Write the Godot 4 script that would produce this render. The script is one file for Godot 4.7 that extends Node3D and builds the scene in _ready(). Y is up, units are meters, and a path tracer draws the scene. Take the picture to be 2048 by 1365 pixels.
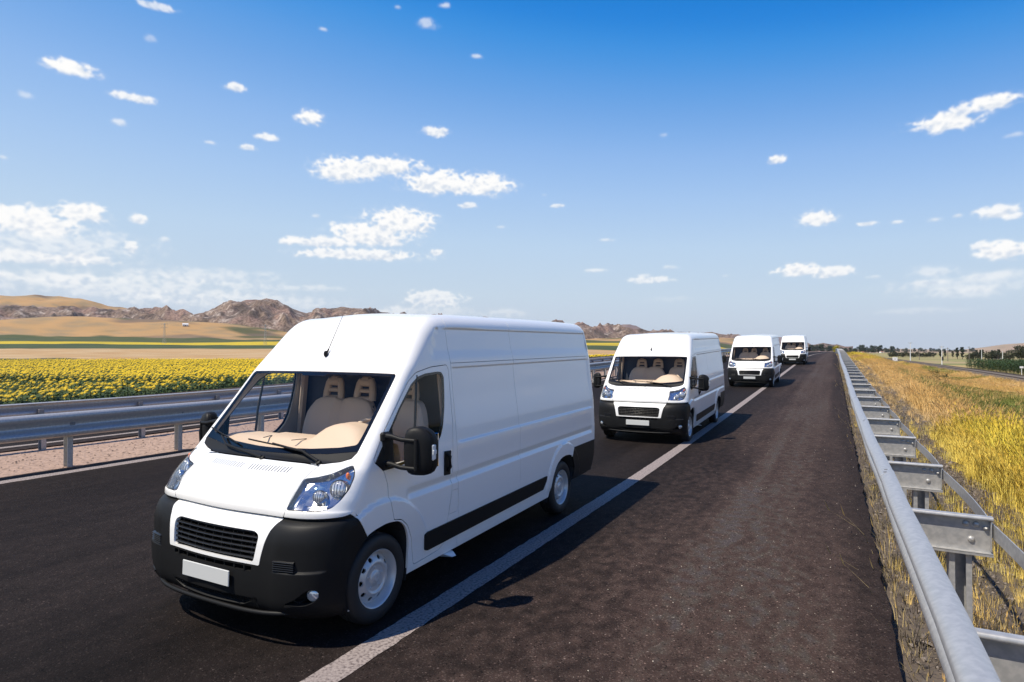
extends Node3D

# ------------------------------------------------------------------ meshes
class Geo:
	var v := PackedVector3Array()
	var n := PackedVector3Array()
	var c := PackedColorArray()
	var uv := PackedVector2Array()
	var uv2 := PackedVector2Array()
	var col := Color(1, 1, 1)
	var use_col := false
	var use_uv := false

	func tri(a: Vector3, b: Vector3, d: Vector3, na: Vector3, nb: Vector3, nd: Vector3) -> void:
		var g := (b - a).cross(d - a)
		if g.dot(na + nb + nd) > 0.0:
			v.append(a); v.append(d); v.append(b)
			n.append(na); n.append(nd); n.append(nb)
		else:
			v.append(a); v.append(b); v.append(d)
			n.append(na); n.append(nb); n.append(nd)
		if use_col:
			c.append(col); c.append(col); c.append(col)

	func flat(a: Vector3, b: Vector3, d: Vector3) -> void:
		var g := (b - a).cross(d - a).normalized()
		tri(a, b, d, g, g, g)

	func quad(a: Vector3, b: Vector3, d: Vector3, e: Vector3) -> void:
		flat(a, b, d)
		flat(a, d, e)

	func box(o: Vector3, s: Vector3, bas := Basis(), bev := 0.0) -> void:
		var h := s * 0.5
		var k := minf(bev, minf(h.x, minf(h.y, h.z)) * 0.98)
		if k <= 0.0:
			var p: Array[Vector3] = []
			for i in 8:
				p.append(o + bas * Vector3(h.x if i & 1 else -h.x, h.y if i & 2 else -h.y, h.z if i & 4 else -h.z))
			quad(p[0], p[2], p[3], p[1]); quad(p[4], p[5], p[7], p[6])
			quad(p[0], p[4], p[6], p[2]); quad(p[1], p[3], p[7], p[5])
			quad(p[0], p[1], p[5], p[4]); quad(p[2], p[6], p[7], p[3])
			return
		var q := h - Vector3(k, k, k)
		for ax in 3:
			for sg in [-1.0, 1.0]:
				var u := (ax + 1) % 3
				var w := (ax + 2) % 3
				var r: Array[Vector3] = []
				for st in [[-1, -1], [1, -1], [1, 1], [-1, 1]]:
					var t := Vector3()
					t[ax] = sg * h[ax]
					t[u] = st[0] * q[u] * sg
					t[w] = st[1] * q[w]
					r.append(o + bas * t)
				quad(r[0], r[1], r[2], r[3])
				for s2 in [-1.0, 1.0]:   # edge between faces ax and u
					var e: Array[Vector3] = []
					for s3 in [-1.0, 1.0]:
						var t1 := Vector3()
						t1[ax] = sg * h[ax]; t1[u] = s2 * q[u]; t1[w] = s3 * q[w]
						var t2 := Vector3()
						t2[ax] = sg * q[ax]; t2[u] = s2 * h[u]; t2[w] = s3 * q[w]
						e.append(o + bas * t1); e.append(o + bas * t2)
					var out := Vector3()
					out[ax] = sg; out[u] = s2
					out = (bas * out).normalized()
					tri(e[0], e[2], e[3], out, out, out)
					tri(e[0], e[3], e[1], out, out, out)
		for i in 8:
			var sx := 1.0 if i & 1 else -1.0
			var sy := 1.0 if i & 2 else -1.0
			var sz := 1.0 if i & 4 else -1.0
			var out2 := (bas * Vector3(sx, sy, sz)).normalized()
			tri(o + bas * Vector3(sx * h.x, sy * q.y, sz * q.z), o + bas * Vector3(sx * q.x, sy * h.y, sz * q.z), o + bas * Vector3(sx * q.x, sy * q.y, sz * h.z), out2, out2, out2)

	func tube(pts: Array, rad: Array, sides := 8, caps := true) -> void:
		var rings := []
		var prev := Vector3.UP
		for i in pts.size():
			var t: Vector3 = (pts[mini(i + 1, pts.size() - 1)] - pts[maxi(i - 1, 0)]).normalized()
			var a := prev.cross(t)
			if a.length() < 0.05:
				a = Vector3.RIGHT.cross(t)
				if a.length() < 0.05:
					a = Vector3.FORWARD.cross(t)
			a = a.normalized()
			var b := t.cross(a)
			var r: float = rad[mini(i, rad.size() - 1)]
			var ring := []
			for k in sides:
				var d := a * cos(TAU * k / sides) + b * sin(TAU * k / sides)
				ring.append([pts[i] + d * r, d])
			rings.append(ring)
		for i in pts.size() - 1:
			for k in sides:
				var p = rings[i][k]; var q = rings[i][(k + 1) % sides]
				var s = rings[i + 1][(k + 1) % sides]; var t2 = rings[i + 1][k]
				tri(p[0], q[0], s[0], p[1], q[1], s[1])
				tri(p[0], s[0], t2[0], p[1], s[1], t2[1])
		if caps:
			for e in [0, pts.size() - 1]:
				var nn: Vector3 = (pts[0] - pts[1]).normalized() if e == 0 else (pts[e] - pts[e - 1]).normalized()
				for k in sides:
					tri(pts[e], rings[e][k][0], rings[e][(k + 1) % sides][0], nn, nn, nn)

	# profile of (distance along the axis, radius); sharp where the turn is over 40 degrees
	func lathe(prof: Array, o: Vector3, axis: Vector3, segs := 24, a0 := 0.0) -> void:
		var w := axis.normalized()
		var u := w.cross(Vector3.UP)
		if u.length() < 0.1:
			u = w.cross(Vector3.RIGHT)
		u = u.normalized()
		var q := w.cross(u)
		var fn: Array[Vector2] = []
		for i in prof.size() - 1:
			var d: Vector2 = prof[i + 1] - prof[i]
			fn.append(Vector2(-d.y, d.x).normalized())
		for i in prof.size() - 1:
			var n0 := fn[i]
			var n1 := fn[i]
			if i > 0 and fn[i - 1].dot(fn[i]) > 0.76:
				n0 = (fn[i - 1] + fn[i]).normalized()
			if i < fn.size() - 1 and fn[i + 1].dot(fn[i]) > 0.76:
				n1 = (fn[i + 1] + fn[i]).normalized()
			for k in segs:
				var d0 := u * cos(a0 + TAU * k / segs) + q * sin(a0 + TAU * k / segs)
				var d1 := u * cos(a0 + TAU * (k + 1) / segs) + q * sin(a0 + TAU * (k + 1) / segs)
				var a: Vector3 = o + w * prof[i].x + d0 * prof[i].y
				var b: Vector3 = o + w * prof[i].x + d1 * prof[i].y
				var cc: Vector3 = o + w * prof[i + 1].x + d1 * prof[i + 1].y
				var d: Vector3 = o + w * prof[i + 1].x + d0 * prof[i + 1].y
				var m0 := w * n0.x + d0 * n0.y
				var m1 := w * n0.x + d1 * n0.y
				var m2 := w * n1.x + d1 * n1.y
				var m3 := w * n1.x + d0 * n1.y
				if prof[i].y > 1e-5:
					tri(a, b, cc, m0, m1, m2)
				if prof[i + 1].y > 1e-5:
					tri(a, cc, d, m0, m2, m3)

	# rows of points -> smooth sheet; flip turns the side that faces out
	func sheet(rows: Array, flip := false) -> void:
		var nr := rows.size()
		var nc: int = rows[0].size()
		var nn := []
		for i in nr:
			var r := []
			for j in nc:
				var du: Vector3 = rows[mini(i + 1, nr - 1)][j] - rows[maxi(i - 1, 0)][j]
				var dv: Vector3 = rows[i][mini(j + 1, nc - 1)] - rows[i][maxi(j - 1, 0)]
				var g := du.cross(dv).normalized()
				r.append(-g if flip else g)
			nn.append(r)
		for i in nr - 1:
			for j in nc - 1:
				tri(rows[i][j], rows[i + 1][j], rows[i + 1][j + 1], nn[i][j], nn[i + 1][j], nn[i + 1][j + 1])
				tri(rows[i][j], rows[i + 1][j + 1], rows[i][j + 1], nn[i][j], nn[i + 1][j + 1], nn[i][j + 1])

	func disc(o: Vector3, nrm: Vector3, r: float, sides := 14) -> void:
		var w := nrm.normalized()
		var u := w.cross(Vector3.UP)
		if u.length() < 0.1:
			u = w.cross(Vector3.RIGHT)
		u = u.normalized()
		var q := w.cross(u)
		for k in sides:
			tri(o, o + (u * cos(TAU * k / sides) + q * sin(TAU * k / sides)) * r, o + (u * cos(TAU * (k + 1) / sides) + q * sin(TAU * (k + 1) / sides)) * r, w, w, w)

	func mesh(m: Material) -> ArrayMesh:
		var arr := []
		arr.resize(Mesh.ARRAY_MAX)
		arr[Mesh.ARRAY_VERTEX] = v
		arr[Mesh.ARRAY_NORMAL] = n
		if c.size() == v.size() and v.size() > 0:
			arr[Mesh.ARRAY_COLOR] = c
		if uv.size() == v.size() and v.size() > 0:
			arr[Mesh.ARRAY_TEX_UV] = uv
		if uv2.size() == v.size() and v.size() > 0:
			arr[Mesh.ARRAY_TEX_UV2] = uv2
		var am := ArrayMesh.new()
		am.add_surface_from_arrays(Mesh.PRIMITIVE_TRIANGLES, arr)
		var st := SurfaceTool.new()
		st.create_from(am, 0)
		st.index()
		var done := st.commit()
		done.surface_set_material(0, m)
		return done

# a set of triangles with smooth normals that can be cut along outlines
class Soup:
	var p := PackedVector3Array()
	var n := PackedVector3Array()
	var e := PackedVector3Array()
	func add(a: Vector3, b: Vector3, d: Vector3, na: Vector3, nb: Vector3, nd: Vector3) -> void:
		p.append(a); p.append(b); p.append(d)
		n.append(na); n.append(nb); n.append(nd)
	func join(s: Soup) -> Soup:
		var r := Soup.new()
		r.p = p.duplicate(); r.n = n.duplicate(); r.e = e.duplicate()
		r.p.append_array(s.p); r.n.append_array(s.n); r.e.append_array(s.e)
		return r

class Outline:
	var q := PackedVector2Array()
	var lo := Vector2(1e9, 1e9)
	var hi := Vector2(-1e9, -1e9)
	var ax := Vector3(0, 0, 1)
	var ay := Vector3(0, 1, 0)
	func sd(p: Vector3) -> float:
		var w := Vector2(p.dot(ax), p.dot(ay))
		var far := maxf(maxf(lo.x - w.x, w.x - hi.x), maxf(lo.y - w.y, w.y - hi.y))
		if far > 0.1:
			return far
		var best := 1e9
		var ins := false
		var k := q.size()
		var b := q[k - 1]
		for i in k:
			var a := q[i]
			var ba := b - a
			var pa := w - a
			var t := clampf(pa.dot(ba) / maxf(ba.length_squared(), 1e-12), 0.0, 1.0)
			best = minf(best, (pa - ba * t).length_squared())
			if (a.y > w.y) != (b.y > w.y) and w.x < (b.x - a.x) * (w.y - a.y) / (b.y - a.y) + a.x:
				ins = not ins
			b = a
		return -sqrt(best) if ins else sqrt(best)

class Cutter:
	var f: Callable
	var wi := 0.0
	var wo := 0.0
	var fine := 0.012
	var inside := Soup.new()
	var outside := Soup.new()

	func clip(s: Soup, P: Array, N: Array, F: Array, lev: float, keep_below: bool) -> void:
		var op := []
		var on := []
		var cut := []
		for i in 3:
			var j := (i + 1) % 3
			var ki: bool = (F[i] < lev) == keep_below
			var kj: bool = (F[j] < lev) == keep_below
			if ki:
				op.append(P[i]); on.append(N[i])
			if ki != kj:
				var t: float = (lev - F[i]) / (F[j] - F[i])
				var x: Vector3 = P[i].lerp(P[j], t)
				var y: Vector3 = N[i].lerp(N[j], t).normalized()
				op.append(x); on.append(y)
				cut.append(x); cut.append(y)
		for i in range(1, op.size() - 1):
			s.add(op[0], op[i], op[i + 1], on[0], on[i], on[i + 1])
		if cut.size() == 4:
			s.e.append(cut[0]); s.e.append(cut[2]); s.e.append(cut[1]); s.e.append(cut[3])

	func go(a: Vector3, b: Vector3, c: Vector3, na: Vector3, nb: Vector3, nc: Vector3, fa: float, fb: float, fc: float) -> void:
		var L := sqrt(maxf(a.distance_squared_to(b), maxf(b.distance_squared_to(c), c.distance_squared_to(a))))
		var mn := minf(fa, minf(fb, fc))
		var mx := maxf(fa, maxf(fb, fc))
		var guard := L * 0.7 if L > fine else 0.0
		if mn > wo + guard:
			outside.add(a, b, c, na, nb, nc)
			return
		if mx < -wi - guard:
			inside.add(a, b, c, na, nb, nc)
			return
		if L > fine:
			var ab := (a + b) * 0.5; var bc := (b + c) * 0.5; var ca := (c + a) * 0.5
			var nab := (na + nb).normalized(); var nbc := (nb + nc).normalized(); var nca := (nc + na).normalized()
			var fab: float = f.call(ab)
			var fbc: float = f.call(bc)
			var fca: float = f.call(ca)
			go(a, ab, ca, na, nab, nca, fa, fab, fca)
			go(ab, b, bc, nab, nb, nbc, fab, fb, fbc)
			go(ca, bc, c, nca, nbc, nc, fca, fbc, fc)
			go(ab, bc, ca, nab, nbc, nca, fab, fbc, fca)
			return
		var P := [a, b, c]
		var N := [na, nb, nc]
		var F := [fa, fb, fc]
		if mn < -wi:
			clip(inside, P, N, F, -wi, true)
		if mx > wo:
			clip(outside, P, N, F, wo, false)

	func run(s: Soup) -> void:
		for i in range(0, s.p.size(), 3):
			var a := s.p[i]; var b := s.p[i + 1]; var c := s.p[i + 2]
			var fa: float = f.call(a)
			var fb: float = f.call(b)
			var fc: float = f.call(c)
			go(a, b, c, s.n[i], s.n[i + 1], s.n[i + 2], fa, fb, fc)
		for i in range(0, s.e.size(), 4):
			var m: float = f.call((s.e[i] + s.e[i + 1]) * 0.5)
			var t := inside if m < 0.0 else outside
			for k in 4:
				t.e.append(s.e[i + k])

func cut(s: Soup, f: Callable, wi := 0.0, wo := 0.0, fine := 0.012) -> Array:
	var k := Cutter.new()
	k.f = f; k.wi = wi; k.wo = wo; k.fine = fine
	k.run(s)
	return [k.inside, k.outside]

func outline(pts: Array, round_by := 0.0, ax := Vector3(0, 0, 1), ay := Vector3(0, 1, 0)) -> Outline:
	var o := Outline.new()
	o.ax = ax; o.ay = ay
	var k := pts.size()
	for i in k:
		var a: Vector2 = pts[(i + k - 1) % k]
		var b: Vector2 = pts[i]
		var d: Vector2 = pts[(i + 1) % k]
		var r := minf(round_by, minf(a.distance_to(b), b.distance_to(d)) * 0.45)
		if r < 0.002:
			o.q.append(b)
		else:
			var s := b + (a - b).normalized() * r
			var t := b + (d - b).normalized() * r
			for j in 4:
				var u := j / 3.0
				o.q.append(s.lerp(b, u).lerp(b.lerp(t, u), u))
	for w in o.q:
		o.lo = o.lo.min(w); o.hi = o.hi.max(w)
	return o

func v2(s: Array) -> Array:
	var r := []
	for i in range(0, s.size(), 2):
		r.append(Vector2(s[i], s[i + 1]))
	return r

# ------------------------------------------------------------------ nodes
var taken := {}
var M := {}
var rng := RandomNumberGenerator.new()

func numbered(called: String) -> String:
	if not taken.has(called):
		taken[called] = 0
		return called
	taken[called] += 1
	return "%s_%03d" % [called, taken[called]]

func tag(o: Node3D, label: String, category: String, group := "", kind := "") -> Node3D:
	if label: o.set_meta("label", label)
	if category: o.set_meta("category", category)
	if group: o.set_meta("group", group)
	if kind: o.set_meta("kind", kind)
	return o

func thing(called: String, label: String, category: String, at := Vector3.ZERO, group := "") -> Node3D:
	var o := Node3D.new()
	o.name = numbered(called)
	add_child(o)
	o.position = at
	tag(o, label, category, group)
	return o

func part_name(parent: Node, called: String) -> String:
	var k := 0
	var nm := called
	while parent.has_node(NodePath(nm)):
		k += 1
		nm = "%s_%03d" % [called, k]
	return nm

func obj(called: String, g: Geo, m: Material, parent: Node = null) -> MeshInstance3D:
	return inst(called, g.mesh(m), parent)

func inst(called: String, mesh: Mesh, parent: Node = null) -> MeshInstance3D:
	var o := MeshInstance3D.new()
	o.name = part_name(parent, called) if parent else numbered(called)
	o.mesh = mesh
	if parent:
		parent.add_child(o, true)
	else:
		add_child(o, true)
	return o

func many(called: String, mesh: Mesh, where: Array, tints: Array, parent: Node = null) -> MultiMeshInstance3D:
	var mm := MultiMesh.new()
	mm.transform_format = MultiMesh.TRANSFORM_3D
	mm.use_colors = true
	mm.mesh = mesh
	mm.instance_count = where.size()
	for i in where.size():
		mm.set_instance_transform(i, where[i])
		mm.set_instance_color(i, tints[i])
	var o := MultiMeshInstance3D.new()
	o.multimesh = mm
	o.name = part_name(parent, called) if parent else numbered(called)
	(parent if parent else self).add_child(o, true)
	o.set_meta("kind", "stuff")
	return o

func lin(r: float, g: float, b: float, a := 1.0) -> Color:
	var c := Color(r, g, b).linear_to_srgb()
	c.a = a
	return c

func mat(r: float, g: float, b: float, rough := 0.6, metal := 0.0) -> StandardMaterial3D:
	var m := StandardMaterial3D.new()
	m.albedo_color = lin(r, g, b)
	m.roughness = rough
	m.metallic = metal
	return m

func noise(freq: float, oct := 4, sd := 1, kind := FastNoiseLite.TYPE_SIMPLEX_SMOOTH) -> FastNoiseLite:
	var f := FastNoiseLite.new()
	f.seed = sd
	f.noise_type = kind
	f.frequency = freq
	f.fractal_octaves = oct
	return f

func ramp(stops: Array) -> Gradient:
	var g := Gradient.new()
	var off := PackedFloat32Array()
	var col := PackedColorArray()
	for s in stops:
		off.append(s[0]); col.append(s[1])
	g.offsets = off
	g.colors = col
	return g

func tex(size: int, f: FastNoiseLite, stops: Array = [], normal := false, strength := 4.0) -> NoiseTexture2D:
	var t := NoiseTexture2D.new()
	t.width = size; t.height = size
	t.seamless = true
	t.noise = f
	t.generate_mipmaps = false
	if stops:
		t.color_ramp = ramp(stops)
	if normal:
		t.as_normal_map = true
		t.bump_strength = strength
	return t

func sm(a: float, b: float, x: float) -> float:
	return smoothstep(a, b, x)

# ------------------------------------------------------------------ the van's skin
# outline of the body seen from the side at the edge of its rounded corner: z, y, corner width in x, corner depth, bulge towards the middle, direction inwards (degrees)
var EDGE: Array = []
const TALL := [[.15, .97], [.30, 1.0], [.55, 1.02], [.9, 1.02], [1.2, 1.005], [1.41, .985], [1.95, .93], [2.24, .885], [2.45, .85]]

func edge_table() -> void:
	var rows := [
		[.500, .205, .40, .30, .050, 180], [.560, .250, .40, .32, .050, 180], [.595, .320, .40, .32, .050, 180], [.605, .420, .40, .32, .045, 180],
		[.605, .540, .40, .32, .040, 180], [.600, .640, .40, .32, .035, 180], [.580, .760, .40, .32, .035, 180], [.535, .848, .40, .31, .035, 180],
		[.472, .886, .40, .30, .035, 181], [.490, .898, .40, .30, .035, 182], [.488, .943, .39, .30, .035, 185], [.468, .968, .385, .295, .035, 187],
		[.420, 1.05, .36, .28, .035, 195], [.350, 1.12, .32, .26, .035, 205], [.265, 1.175, .27, .22, .035, 213], [.165, 1.215, .17, .15, .035, 219],
		[.100, 1.240, .11, .10, .040, 221], [-.02, 1.375, .10, .09, .055, 221], [-.25, 1.640, .085, .085, .060, 221], [-.465, 1.895, .075, .085, .050, 221],
		[-.56, 2.01, .10, .10, .040, 222], [-.74, 2.22, .13, .13, .035, 226], [-.83, 2.315, .14, .14, .030, 234], [-.95, 2.385, .14, .14, .030, 250],
		[-1.15, 2.415, .14, .14, .030, 266], [-1.6, 2.425, .14, .14, .030, 270], [-3.2, 2.435, .14, .14, .030, 270], [-4.5, 2.43, .14, .14, .030, 272],
		[-4.74, 2.40, .14, .14, .030, 300], [-4.82, 2.30, .12, .14, .030, 340], [-4.86, 2.00, .11, .13, .035, 354], [-4.88, 1.60, .11, .13, .040, 357],
		[-4.87, 1.20, .11, .13, .040, 360], [-4.84, .60, .11, .13, .040, 360], [-4.78, .39, .11, .13, .040, 360]]
	EDGE = rows

func edge_at(t: float) -> PackedFloat32Array:
	var k := EDGE.size()
	var i := clampi(int(t), 0, k - 2)
	var u := t - i
	var r := PackedFloat32Array()
	var p0 = EDGE[maxi(i - 1, 0)]; var p1 = EDGE[i]; var p2 = EDGE[i + 1]; var p3 = EDGE[mini(i + 2, k - 1)]
	for j in 6:
		r.append(0.5 * (2.0 * p1[j] + (p2[j] - p0[j]) * u + (2.0 * p0[j] - 5.0 * p1[j] + 4.0 * p2[j] - p3[j]) * u * u + (3.0 * p1[j] - p0[j] - 3.0 * p2[j] + p3[j]) * u * u * u))
	return r

func half_width(y: float) -> float:
	for i in TALL.size() - 1:
		if y <= TALL[i + 1][0]:
			return lerpf(TALL[i][1], TALL[i + 1][1], clampf((y - TALL[i][0]) / (TALL[i + 1][0] - TALL[i][0]), 0.0, 1.0))
	return TALL[-1][1]

# half width with the pressed ribs and the wheel arch flares
func skin(z: float, y: float) -> float:
	var x := half_width(y)
	var back := sm(-4.66, -4.63, z)
	var rib := back * (1.0 - sm(-1.19, -1.165, z))
	if y < 1.25 and y > .96:
		x += .015 * (1.0 - sm(1.217, 1.243, y)) * sm(.97, 1.2, y) * rib
	if y < .975 and y > .86:
		var g := minf(clampf((.968 - y) / .055, 0.0, 1.0), clampf((y - .868) / .036, 0.0, 1.0))
		x -= .024 * g * back * (1.0 - sm(-.46, -.38, z))
	if y < 1.93 and y > 1.3:
		x -= .011 * (1.0 - sm(1.905, 1.922, y)) * sm(1.3, 1.7, y) * sm(-4.7, -4.67, z) * (1.0 - sm(-1.19, -1.175, z))
	if y < 2.3 and y > 1.98:
		x -= .013 * (1.0 - sm(2.272, 2.288, y)) * sm(1.98, 2.1, y) * sm(-4.72, -4.69, z) * (1.0 - sm(-1.02, -.96, z - (2.27 - y) * .5))
	if y < 1.02:
		var r := Vector2(z + .10, y - .335).length()
		x += .024 * (1.0 - sm(.585, .618, r)) * sm(.45, .8, y) * (1.0 - sm(.12, .3, z))
		var r2 := Vector2(z + 3.64, y - .335).length()
		x += .018 * (1.0 - sm(.515, .54, r2)) * sm(.3, .4, y)
	return x

func body_pt(t: float, v: float) -> Vector3:
	var e := edge_at(t)
	var a := deg_to_rad(e[5])
	var d := Vector2(cos(a), sin(a))
	if v <= 1.0:
		var k := e[4] * (1.0 - v * v) * (1.0 - v * v)
		return Vector3(v * (half_width(e[1]) - e[2]), e[1] - d.y * k, e[0] - d.x * k)
	var ph := (v - 1.0) * PI * 0.5
	var q := e[3] * (1.0 - cos(ph))
	var z := e[0] + d.x * q
	var y := e[1] + d.y * q
	var w := half_width(y)
	if y < .9 and y > .53 and z > .2:   # shallow pocket pressed into the bumper corner
		z -= .020 * sm(.546, .556, y) * (1.0 - sm(.57, .84, y)) * sm(0.03, .10, v - 1.0) * (1.0 - sm(.60, .66, v - 1.0))
	return Vector3(w - e[2] + e[2] * sin(ph) + (skin(z, y) - w) * sm(.3, 1.0, v - 1.0), y, z)

func body_normal(t: float, v: float) -> Vector3:
	var h := .002
	var top := float(EDGE.size() - 1)
	var dt := body_pt(minf(t + .01, top), v) - body_pt(maxf(t - .01, 0.0), v)
	var vm := clampf(v, h, 2.0 - h)
	if absf(vm - 1.0) < h * 2.0:
		vm = 1.0 - h * 2.0
	var dv := body_pt(t, vm + h) - body_pt(t, vm - h)
	var g := dt.cross(dv).normalized()
	var a := deg_to_rad(edge_at(t)[5])
	var ref := Vector3(0, -sin(a), -cos(a)) if v <= 1.0 else Vector3(sin((v - 1.0) * PI * .5), -sin(a) * cos((v - 1.0) * PI * .5), -cos(a) * cos((v - 1.0) * PI * .5))
	return g if g.dot(ref) > 0.0 else -g

func skin_normal(z: float, y: float) -> Vector3:
	var h := .004
	return Vector3(1.0, -(skin(z, y + h) - skin(z, y - h)) / (2.0 * h), -(skin(z + h, y) - skin(z - h, y)) / (2.0 * h)).normalized()

func grid_soup(P: Array, N: Array) -> Soup:
	var s := Soup.new()
	for i in P.size() - 1:
		for j in P[0].size() - 1:
			s.add(P[i][j], P[i + 1][j], P[i + 1][j + 1], N[i][j], N[i + 1][j], N[i + 1][j + 1])
			s.add(P[i][j], P[i + 1][j + 1], P[i][j + 1], N[i][j], N[i + 1][j + 1], N[i][j + 1])
	return s

func body_soup(v0: float, v1: float, nv: int, t0 := 0.0, t1 := -1.0) -> Soup:
	var ts: Array = []
	var top := EDGE.size() - 1 if t1 < 0.0 else int(t1)
	for i in range(int(t0), top):
		var ln := Vector2(EDGE[i][0] - EDGE[i + 1][0], EDGE[i][1] - EDGE[i + 1][1]).length()
		var k := clampi(int(ln / (.045 if EDGE[i][0] < .2 else .012)), 3, 16)
		for j in k:
			ts.append(i + float(j) / k)
	ts.append(float(top))
	var P := []
	var N := []
	for t in ts:
		var r := []
		var m := []
		for j in nv + 1:
			var v := lerpf(v0, v1, float(j) / nv)
			r.append(body_pt(t, v))
			m.append(body_normal(t, v))
		P.append(r); N.append(m)
	return grid_soup(P, N)

func side_soup() -> Soup:
	var zs: Array = []
	var z := -4.9
	while z < .62:
		zs.append(z)
		z += .022 if (z > -.78 and z < .3) or (z > -4.25 and z < -3.05) else .055
	var ys: Array = []
	var y := .2
	while y < 2.5:
		ys.append(y)
		y += .022 if y < 1.0 else .04
	ys.append_array([.866, .87, .902, .906, .910, .965, .970, 1.215, 1.22, 1.23, 1.24, 1.245, 1.903, 1.908, 1.914, 1.92, 1.925, 2.268, 2.275, 2.282, 2.29])
	ys.sort()
	var P := []
	var N := []
	for a in zs:
		var r := []
		var m := []
		for b in ys:
			r.append(Vector3(skin(a, b), b, a))
			m.append(skin_normal(a, b))
		P.append(r); N.append(m)
	var s := grid_soup(P, N)
	var rim: Array = []
	var t := 0.0
	var top := EDGE.size() - 1
	while t <= top + .001:
		var p := body_pt(minf(t, top), 2.0)
		rim.append(Vector2(p.z, p.y))
		t += .2
	rim.append_array(v2([-4.60, .345, -4.4, .335, -3.87, .335, -3.2, .266, -.44, .262, -.40, .25, .30, .24]))
	return cut(s, outline(rim).sd, 0.0, 0.0, .03)[0]

# lifts the tail as the photograph's vans stand: nose slightly down
func rake(p: Vector3) -> Vector3:
	return Vector3(p.x, p.y + .0118 * maxf(0.0, -(p.z + .15)), p.z)

# side: 1 = the van's left (x > 0), -1 = its mirror image, 0 = both in one mesh
func panel(called: String, s: Soup, m: Material, parent: Node, depth := .012, side := 0, lift := 0.0) -> MeshInstance3D:
	var g := Geo.new()
	for sg in ([1.0, -1.0] if side == 0 else [float(side)]):
		var f := Vector3(sg, 1, 1)
		for i in range(0, s.p.size(), 3):
			g.tri(rake(s.p[i] + s.n[i] * lift) * f, rake(s.p[i + 1] + s.n[i + 1] * lift) * f, rake(s.p[i + 2] + s.n[i + 2] * lift) * f, s.n[i] * f, s.n[i + 1] * f, s.n[i + 2] * f)
		if depth > 0.0:
			for i in range(0, s.e.size(), 4):
				var a := s.e[i]; var b := s.e[i + 1]; var na := s.e[i + 2]; var nb := s.e[i + 3]
				if side == 0 and absf(a.x) < .001 and absf(b.x) < .001:
					continue
				var a2 := rake(a - na * depth) * f; var b2 := rake(b - nb * depth) * f
				a = rake(a + na * lift) * f; b = rake(b + nb * lift) * f
				var wn := (b - a).cross(a2 - a).normalized()
				if wn.length() > .5:
					g.tri(a, b, b2, wn, wn, wn)
					g.tri(a, b2, a2, wn, wn, wn)
	return obj(called, g, m, parent)

func only(s: Soup, keep: Callable) -> Soup:
	var r := Soup.new()
	for i in range(0, s.p.size(), 3):
		if keep.call((s.p[i] + s.p[i + 1] + s.p[i + 2]) / 3.0):
			r.add(s.p[i], s.p[i + 1], s.p[i + 2], s.n[i], s.n[i + 1], s.n[i + 2])
	for i in range(0, s.e.size(), 4):
		if keep.call((s.e[i] + s.e[i + 1]) * .5):
			for k in 4:
				r.e.append(s.e[i + k])
	return r

const FA := [.235, .20, .285, .34, .27, .50, .19, .62, .10, .722, .01, .745, -.13, .762, -.27, .742, -.345, .69, -.395, .615, -.425, .50, -.435, .20]
const RA := [-3.185, .20, -3.215, .35, -3.275, .53, -3.37, .635, -3.50, .69, -3.65, .706, -3.80, .69, -3.88, .661, -3.951, .50, -3.95, .42, -3.90, .36, -3.87, .20]

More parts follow.
